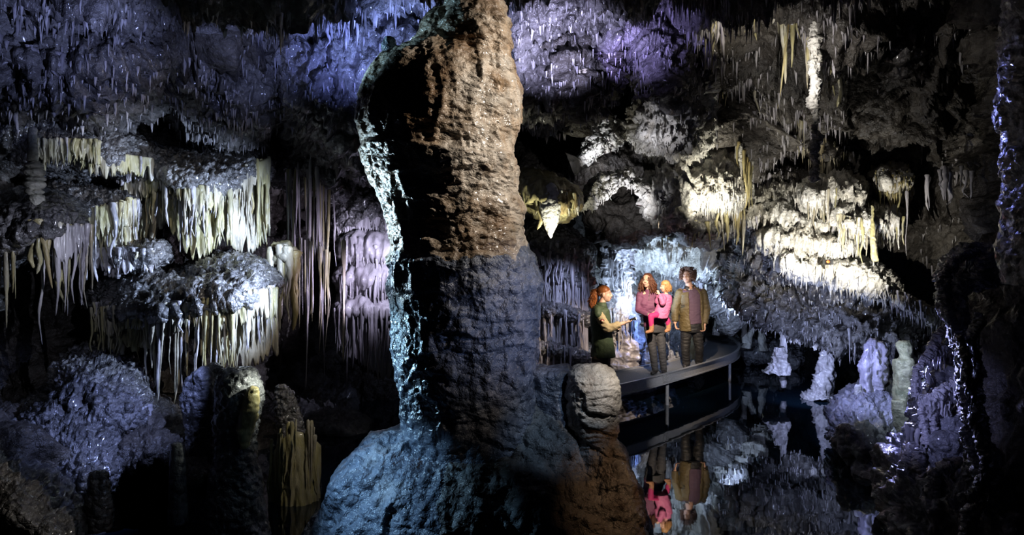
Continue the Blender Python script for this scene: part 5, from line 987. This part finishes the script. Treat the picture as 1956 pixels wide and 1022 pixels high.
bm = bmesh.new(); sect_tube(bm, [(a, b_+.014, c_+.016) for a, b_, c_ in tor[1:6]], side=(1, 0, 0)); sect_tube(bm, [(w_(1319, 551), .11, .09), (w_(1320, 556), .19, .115)], side=(1, 0, 0)); finish('shirt', bm, PLUM, t, .009, 4, (.004, 8, (1, 1, 2)))
bm = bmesh.new(); cshell(bm, [(w_(1317.5, 547, -.01), .070, .068), (w_(1318, 554, -.01), .115, .10)], math.pi/2+.35, 2.5*math.pi-.35, .010, 24); finish('shirt_collar', bm, DARKC, t)
bm = bmesh.new()
js = [(w_(1319, 550.5), .10, .085), (w_(1320, 555), .18, .12), (w_(1320.5, 562), .225, .150), (w_(1321, 580), .215, .165), (w_(1321, 600), .215, .17), (w_(1322, 618), .23, .175), (w_(1323, 630), .235, .175)]
o0 = [math.pi/2+x for x in (.5, .42, .40, .42, .42, .35, .30)]; o1 = [2.5*math.pi-x for x in (.6, .55, .62, .72, .75, .7, .62)]
cshell(bm, js, o0, o1, .016, 48)
for (a, b_, c_) in ((sl, el, wl), (sr, er, wr)):
    A_ = [(a+Vector((0, 0, -.01)), .072, .076), (a.lerp(b_, .5), .074, .078), (b_, .068, .072), (b_.lerp(c_, .5), .064, .066), (b_.lerp(c_, .92), .056, .058)]
    sect_tube(bm, A_, side=(1, 0, 0)); ell(bm, a+Vector((0, 0, -.015)), (.074, .08, .068))
jk = finish('jacket', bm, OLV, t)
md = jk.modifiers.new('r', 'REMESH'); md.mode = 'VOXEL'; md.voxel_size = .009; dg = bpy.context.evaluated_depsgraph_get(); m2 = bpy.data.meshes.new_from_object(jk.evaluated_get(dg)); jk.modifiers.clear(); jk.data = m2; m2.materials.clear(); m2.materials.append(OLV)
n = len(m2.vertices); co = np.empty(n*3, np.float32); m2.vertices.foreach_get('co', co); co = co.reshape(-1, 3); nn = np.empty(n*3, np.float32); m2.vertex_normals.foreach_get('vector', nn); co += nn.reshape(-1, 3)*(.007*ridged(co, 2, 7, sc=(1.3, 1, 1.6)))[:, None].astype(np.float32); m2.vertices.foreach_set('co', co.ravel()); m2.polygons.foreach_set('use_smooth', np.full(len(m2.polygons), True)); m2.update()
bm = bmesh.new(); cshell(bm, [(w_(1318, 545, .01), .085, .08), (w_(1319, 551, .01), .118, .10), (w_(1320, 557, .0), .17, .13)], [math.pi/2+x for x in (.9, .62, .45)], [2.5*math.pi-x for x in (.9, .75, .62)], .014, 30); finish('jacket_collar', bm, DARKC, t)
bm = bmesh.new(); caps(bm, w_(1300.5, 583, -.155), w_(1307, 583, -.17), .008, .008, 6); finish('chest_pocket', bm, DARKC, t)
bm = bmesh.new(); sect_tube(bm, [(w_(1321, 618), .185, .14), (w_(1321, 634), .188, .14)], side=(1, 0, 0)); leg(bm, hl, kl, al, .092, .062, .056, .012); leg(bm, hr, kr, ar, .092, .062, .056, .012); finish('trousers', bm, TROU, t, .009, 3, (.006, 8, (1, 1, 2.2)))
boot(t, al, al+Vector((-.4, -1, 0)), BLK, s=1.1); boot(t, ar, ar+Vector((-.4, -1, 0)), BLK, s=1.1)
bm = bmesh.new(); ell(bm, w_(1316.5, 553, -.115), (.012, .006, .014)); 
for k in range(14):
    a = math.pi*(k/13)-math.pi; ell(bm, w_(1317, 549.5, -.0)+Vector((math.cos(a)*.066, math.sin(a)*.085-.02, -.012-.02*math.sin(-a))), (.006,)*3, None, 1)
finish('necklace', bm, plain('necklace_bead', (.65, .6, .5), .3), t)
rr = random.Random(12); st = []
for k in range(480):
    a = rr.uniform(.62, 2*math.pi-.62)-math.pi/2; x, y = math.cos(a), math.sin(a); h = rr.uniform(-.07, .12); f_ = 1.0+.35*math.cos(h*6)
    st.append(((x*.06, y*.07+.02, h*.8+.02), (x*.115*f_*.85, y*.12*f_*.85+.03, h+rr.uniform(-.02, .04))))
for k in range(130): st.append(((rr.uniform(-.05, .05), rr.uniform(-.05, .06), .10), (rr.uniform(-.08, .08), rr.uniform(-.09, .09), .15+rr.uniform(-.01, .02))))
hair_curls('hair', GREYH, t, g, Rm, 1.08, st, .006, 6, .016, [((0, .03, .052), (.090, .100, .090)), ((0, .075, -.01), (.085, .055, .085))])

# ---- guide: auburn ponytail, dark green vest over khaki shirt, flashlight in hand
D3_ = 10.5; w_ = lambda x, y, dd=0: P(x, y, D3_+dd); fy = HY+F*(CAMZ-ZF)/D3_
t = thing('person', 'guide with a curly auburn ponytail in a green vest over khaki sleeves', 'person', (w_(1146, fy).x, D3_, ZF))
VEST = plain('green_vest', (.055, .085, .045), .65, 0, .3, 70, .25); KHA = plain('khaki_shirt', (.42, .34, .20), .75, 0, .3, 90, .15); BRN = plain('brown_trousers', (.075, .055, .04), .8, 0, .3, 60, .25); AUB = plain('auburn_hair', (.38, .125, .035), .38, 0, .4, 60, .5)
Rm = rotm(74, -2); hc = w_(1155.5, 562, 0)
bm = bmesh.new(); g = head_prims(bm, hc, Rm, 1.06); caps(bm, g((0, .025, -.06)), w_(1149, 584), .048, .055)
tor = [(w_(1148, 584), .08, .08), (w_(1147, 590), .105, .165), (w_(1146, 604), .12, .175), (w_(1147, 622), .125, .16), (w_(1149, 640), .115, .14), (w_(1149, 660), .125, .16), (w_(1148, 678), .135, .17), (w_(1148, 690), .13, .17)]
sect_tube(bm, tor, side=(1, 0, 0)); s1, e1, q1 = w_(1141, 597, -.16), w_(1160, 628, -.24), w_(1192, 617, -.22); s2, e2, q2 = w_(1150, 597, .15), w_(1160, 628, .18), w_(1172, 622, .05)
arm(bm, s1, e1, q1, .05, .042, .029); arm(bm, s2, e2, q2, .05, .042, .029)
l1 = (w_(1144, 686, -.08), w_(1148, 716, -.10), w_(1146, fy-9, -.08)); l2 = (w_(1152, 686, .08), w_(1156, 716, .06), w_(1154, fy-9, .08)); leg(bm, *l1, .09, .06, .042); leg(bm, *l2, .09, .06, .042)
hand(bm, q1, (1, 0, .22), (0, .2, .9), 1.0, .5, -1); hand(bm, q2, (.3, -.8, -.2), (0, 0, -1), 1.0, .8, 1)
finish('body', bm, SKIN2, t, .0072, 1); face(t, g, Rm, 1.06)
bm = bmesh.new(); sect_tube(bm, [(w_(1148, 588), .085, .11), (w_(1147, 592), .11, .17), (w_(1146, 604), .128, .185), (w_(1147, 640), .122, .15)], side=(1, 0, 0)); arm(bm, s1, e1, q1, .058, .05, .038, .014, .62); arm(bm, s2, e2, q2, .058, .05, .038, .012, .6); finish('shirt', bm, KHA, t, .008, 2, (.007, 9, (1, 1, 2)))
bm = bmesh.new(); cshell(bm, [(w_(1150, 579), .052, .056), (w_(1150, 588), .075, .09)], .25, 2*math.pi-.25, .01, 24); finish('shirt_collar', bm, plain('white_collar', (.7, .68, .62), .7), t)
bm = bmesh.new(); vs2 = [(w_(1148.5, 585), .095, .11), (w_(1147, 590), .132, .20), (w_(1146.5, 604), .152, .205), (w_(1148, 622), .155, .19), (w_(1150, 640), .155, .185), (w_(1151.5, 660), .172, .20), (w_(1152, 681), .19, .215)]
cshell(bm, vs2, [.35, .3, .22, .2, .18, .16, .12], [2*math.pi-x for x in (.35, .3, .22, .2, .18, .16, .12)], .016, 44); caps(bm, w_(1141, 594, -.17), w_(1142, 600, -.2), .066, .066); vv = finish('vest', bm, VEST, t)
md = vv.modifiers.new('r', 'REMESH'); md.mode = 'VOXEL'; md.voxel_size = .009; dg = bpy.context.evaluated_depsgraph_get(); m2 = bpy.data.meshes.new_from_object(vv.evaluated_get(dg)); vv.modifiers.clear(); vv.data = m2; m2.materials.clear(); m2.materials.append(VEST); m2.polygons.foreach_set('use_smooth', np.full(len(m2.polygons), True))
n = len(m2.vertices); co = np.empty(n*3, np.float32); m2.vertices.foreach_get('co', co); co = co.reshape(-1, 3); nn = np.empty(n*3, np.float32); m2.vertex_normals.foreach_get('vector', nn); co += nn.reshape(-1, 3)*(.006*ridged(co, 2, 6, sc=(1.3, 1, 1)))[:, None].astype(np.float32); m2.vertices.foreach_set('co', co.ravel()); m2.update()
bm = bmesh.new(); cshell(bm, [(w_(1149, 577), .070, .075), (w_(1149, 588), .10, .125)], .45, 2*math.pi-.45, .012, 24); finish('vest_collar', bm, VEST, t)
pd = (e1-s1).normalized(); pc = s1.lerp(e1, .50)+Vector((-.01, -.072, 0))
for nm, rr_, th_, m_ in (('shoulder_patch', .034, .006, plain('patch_black', (.03, .025, .03), .6)), ('shoulder_patch_ring', .026, .010, plain('patch_red', (.5, .06, .05), .6)), ('shoulder_patch_centre', .014, .014, plain('patch_pale', (.6, .55, .4), .6))):
    bm = bmesh.new(); bmesh.ops.create_cone(bm, cap_ends=True, segments=24, radius1=rr_, radius2=rr_, depth=th_); bmesh.ops.rotate(bm, matrix=Matrix.Rotation(math.pi/2, 3, 'X'), verts=bm.verts); bmesh.ops.translate(bm, vec=pc, verts=bm.verts); finish(nm, bm, m_, t)
bm = bmesh.new(); sect_tube(bm, [(w_(1148, 674), .14, .18), (w_(1148, 694), .14, .18)], side=(1, 0, 0)); leg(bm, *l1, .095, .068, .055, .014); leg(bm, *l2, .095, .068, .055, .014); finish('trousers', bm, BRN, t, .009, 2, (.006, 7, (1, 1, 3)))
for a_ in (l1[2], l2[2]): boot(t, a_, a_+Vector((1, -.2, 0)), BLK)
rr = random.Random(21); st = []
for k in range(150):     # swept-back hair over the skull towards the tie
    x = rr.uniform(-.07, .07); st.append(((x*.8, -.055+rr.uniform(0, .06), .085-abs(x)*.6), (x*.25, .115, .045+rr.uniform(-.02, .02))))
for k in range(330):    # the ponytail itself: a bushy bundle
    st.append(((rr.uniform(-.02, .02), .11, .05+rr.uniform(-.02, .03)), (rr.uniform(-.08, .08), .16+rr.uniform(-.03, .08), -.05-rr.uniform(0, .15))))
for k in range(90): st.append(((rr.uniform(-.03, .03), .10, .08), (rr.uniform(-.06, .06), .19, .02+rr.uniform(-.06, .04))))
hair_curls('hair', AUB, t, g, Rm, 1.06, st, .006, 8, .016, [((0, .020, .056), (.082, .096, .078)), ((0, .165, -.035), (.055, .055, .10)), ((0, .145, .02), (.045, .045, .045))])
# flashlight in her hand
tf = thing('flashlight', 'small black flashlight with a lit lens in the guide\'s hand', 'flashlight', tuple(w_(1210, 612, -.22)))
a = w_(1203, 611, -.235); b_ = w_(1215, 608, -.25); dr = (b_-a).normalized()
bm = bmesh.new(); sect_tube(bm, [(a, .014, .014), (a.lerp(b_, .6), .014, .014), (a.lerp(b_, .7), .022, .022), (b_, .024, .024)], n=20); finish('barrel', bm, BLK, tf)
bm = bmesh.new(); sect_tube(bm, [(b_-dr*.002, .020, .020), (b_+dr*.004, .018, .018)], n=20); finish('lens', bm, plain('lit_lens', (1, 1, 1), .3, emit=((.9, .95, 1), 6)), tf)
lamp('flashlight_beam', b_+dr*.02, 6, (.95, .97, 1), b_+dr*1+Vector((0, 0, .25)), 40, .6, .01)
# small ochre rock seen between the man's legs
t = thing('rock', 'small ochre rock behind the man, seen between his legs', 'rock', W(1320, 684, .45)); lathe('lump', LP([(646, 1316, 1322), (652, 1313, 1327), (665, 1311, 1329), (680, 1311, 1328), (700, 1309, 1331)], 13.3), M['ochre'], t, nz=60, na=40, amp=.03)
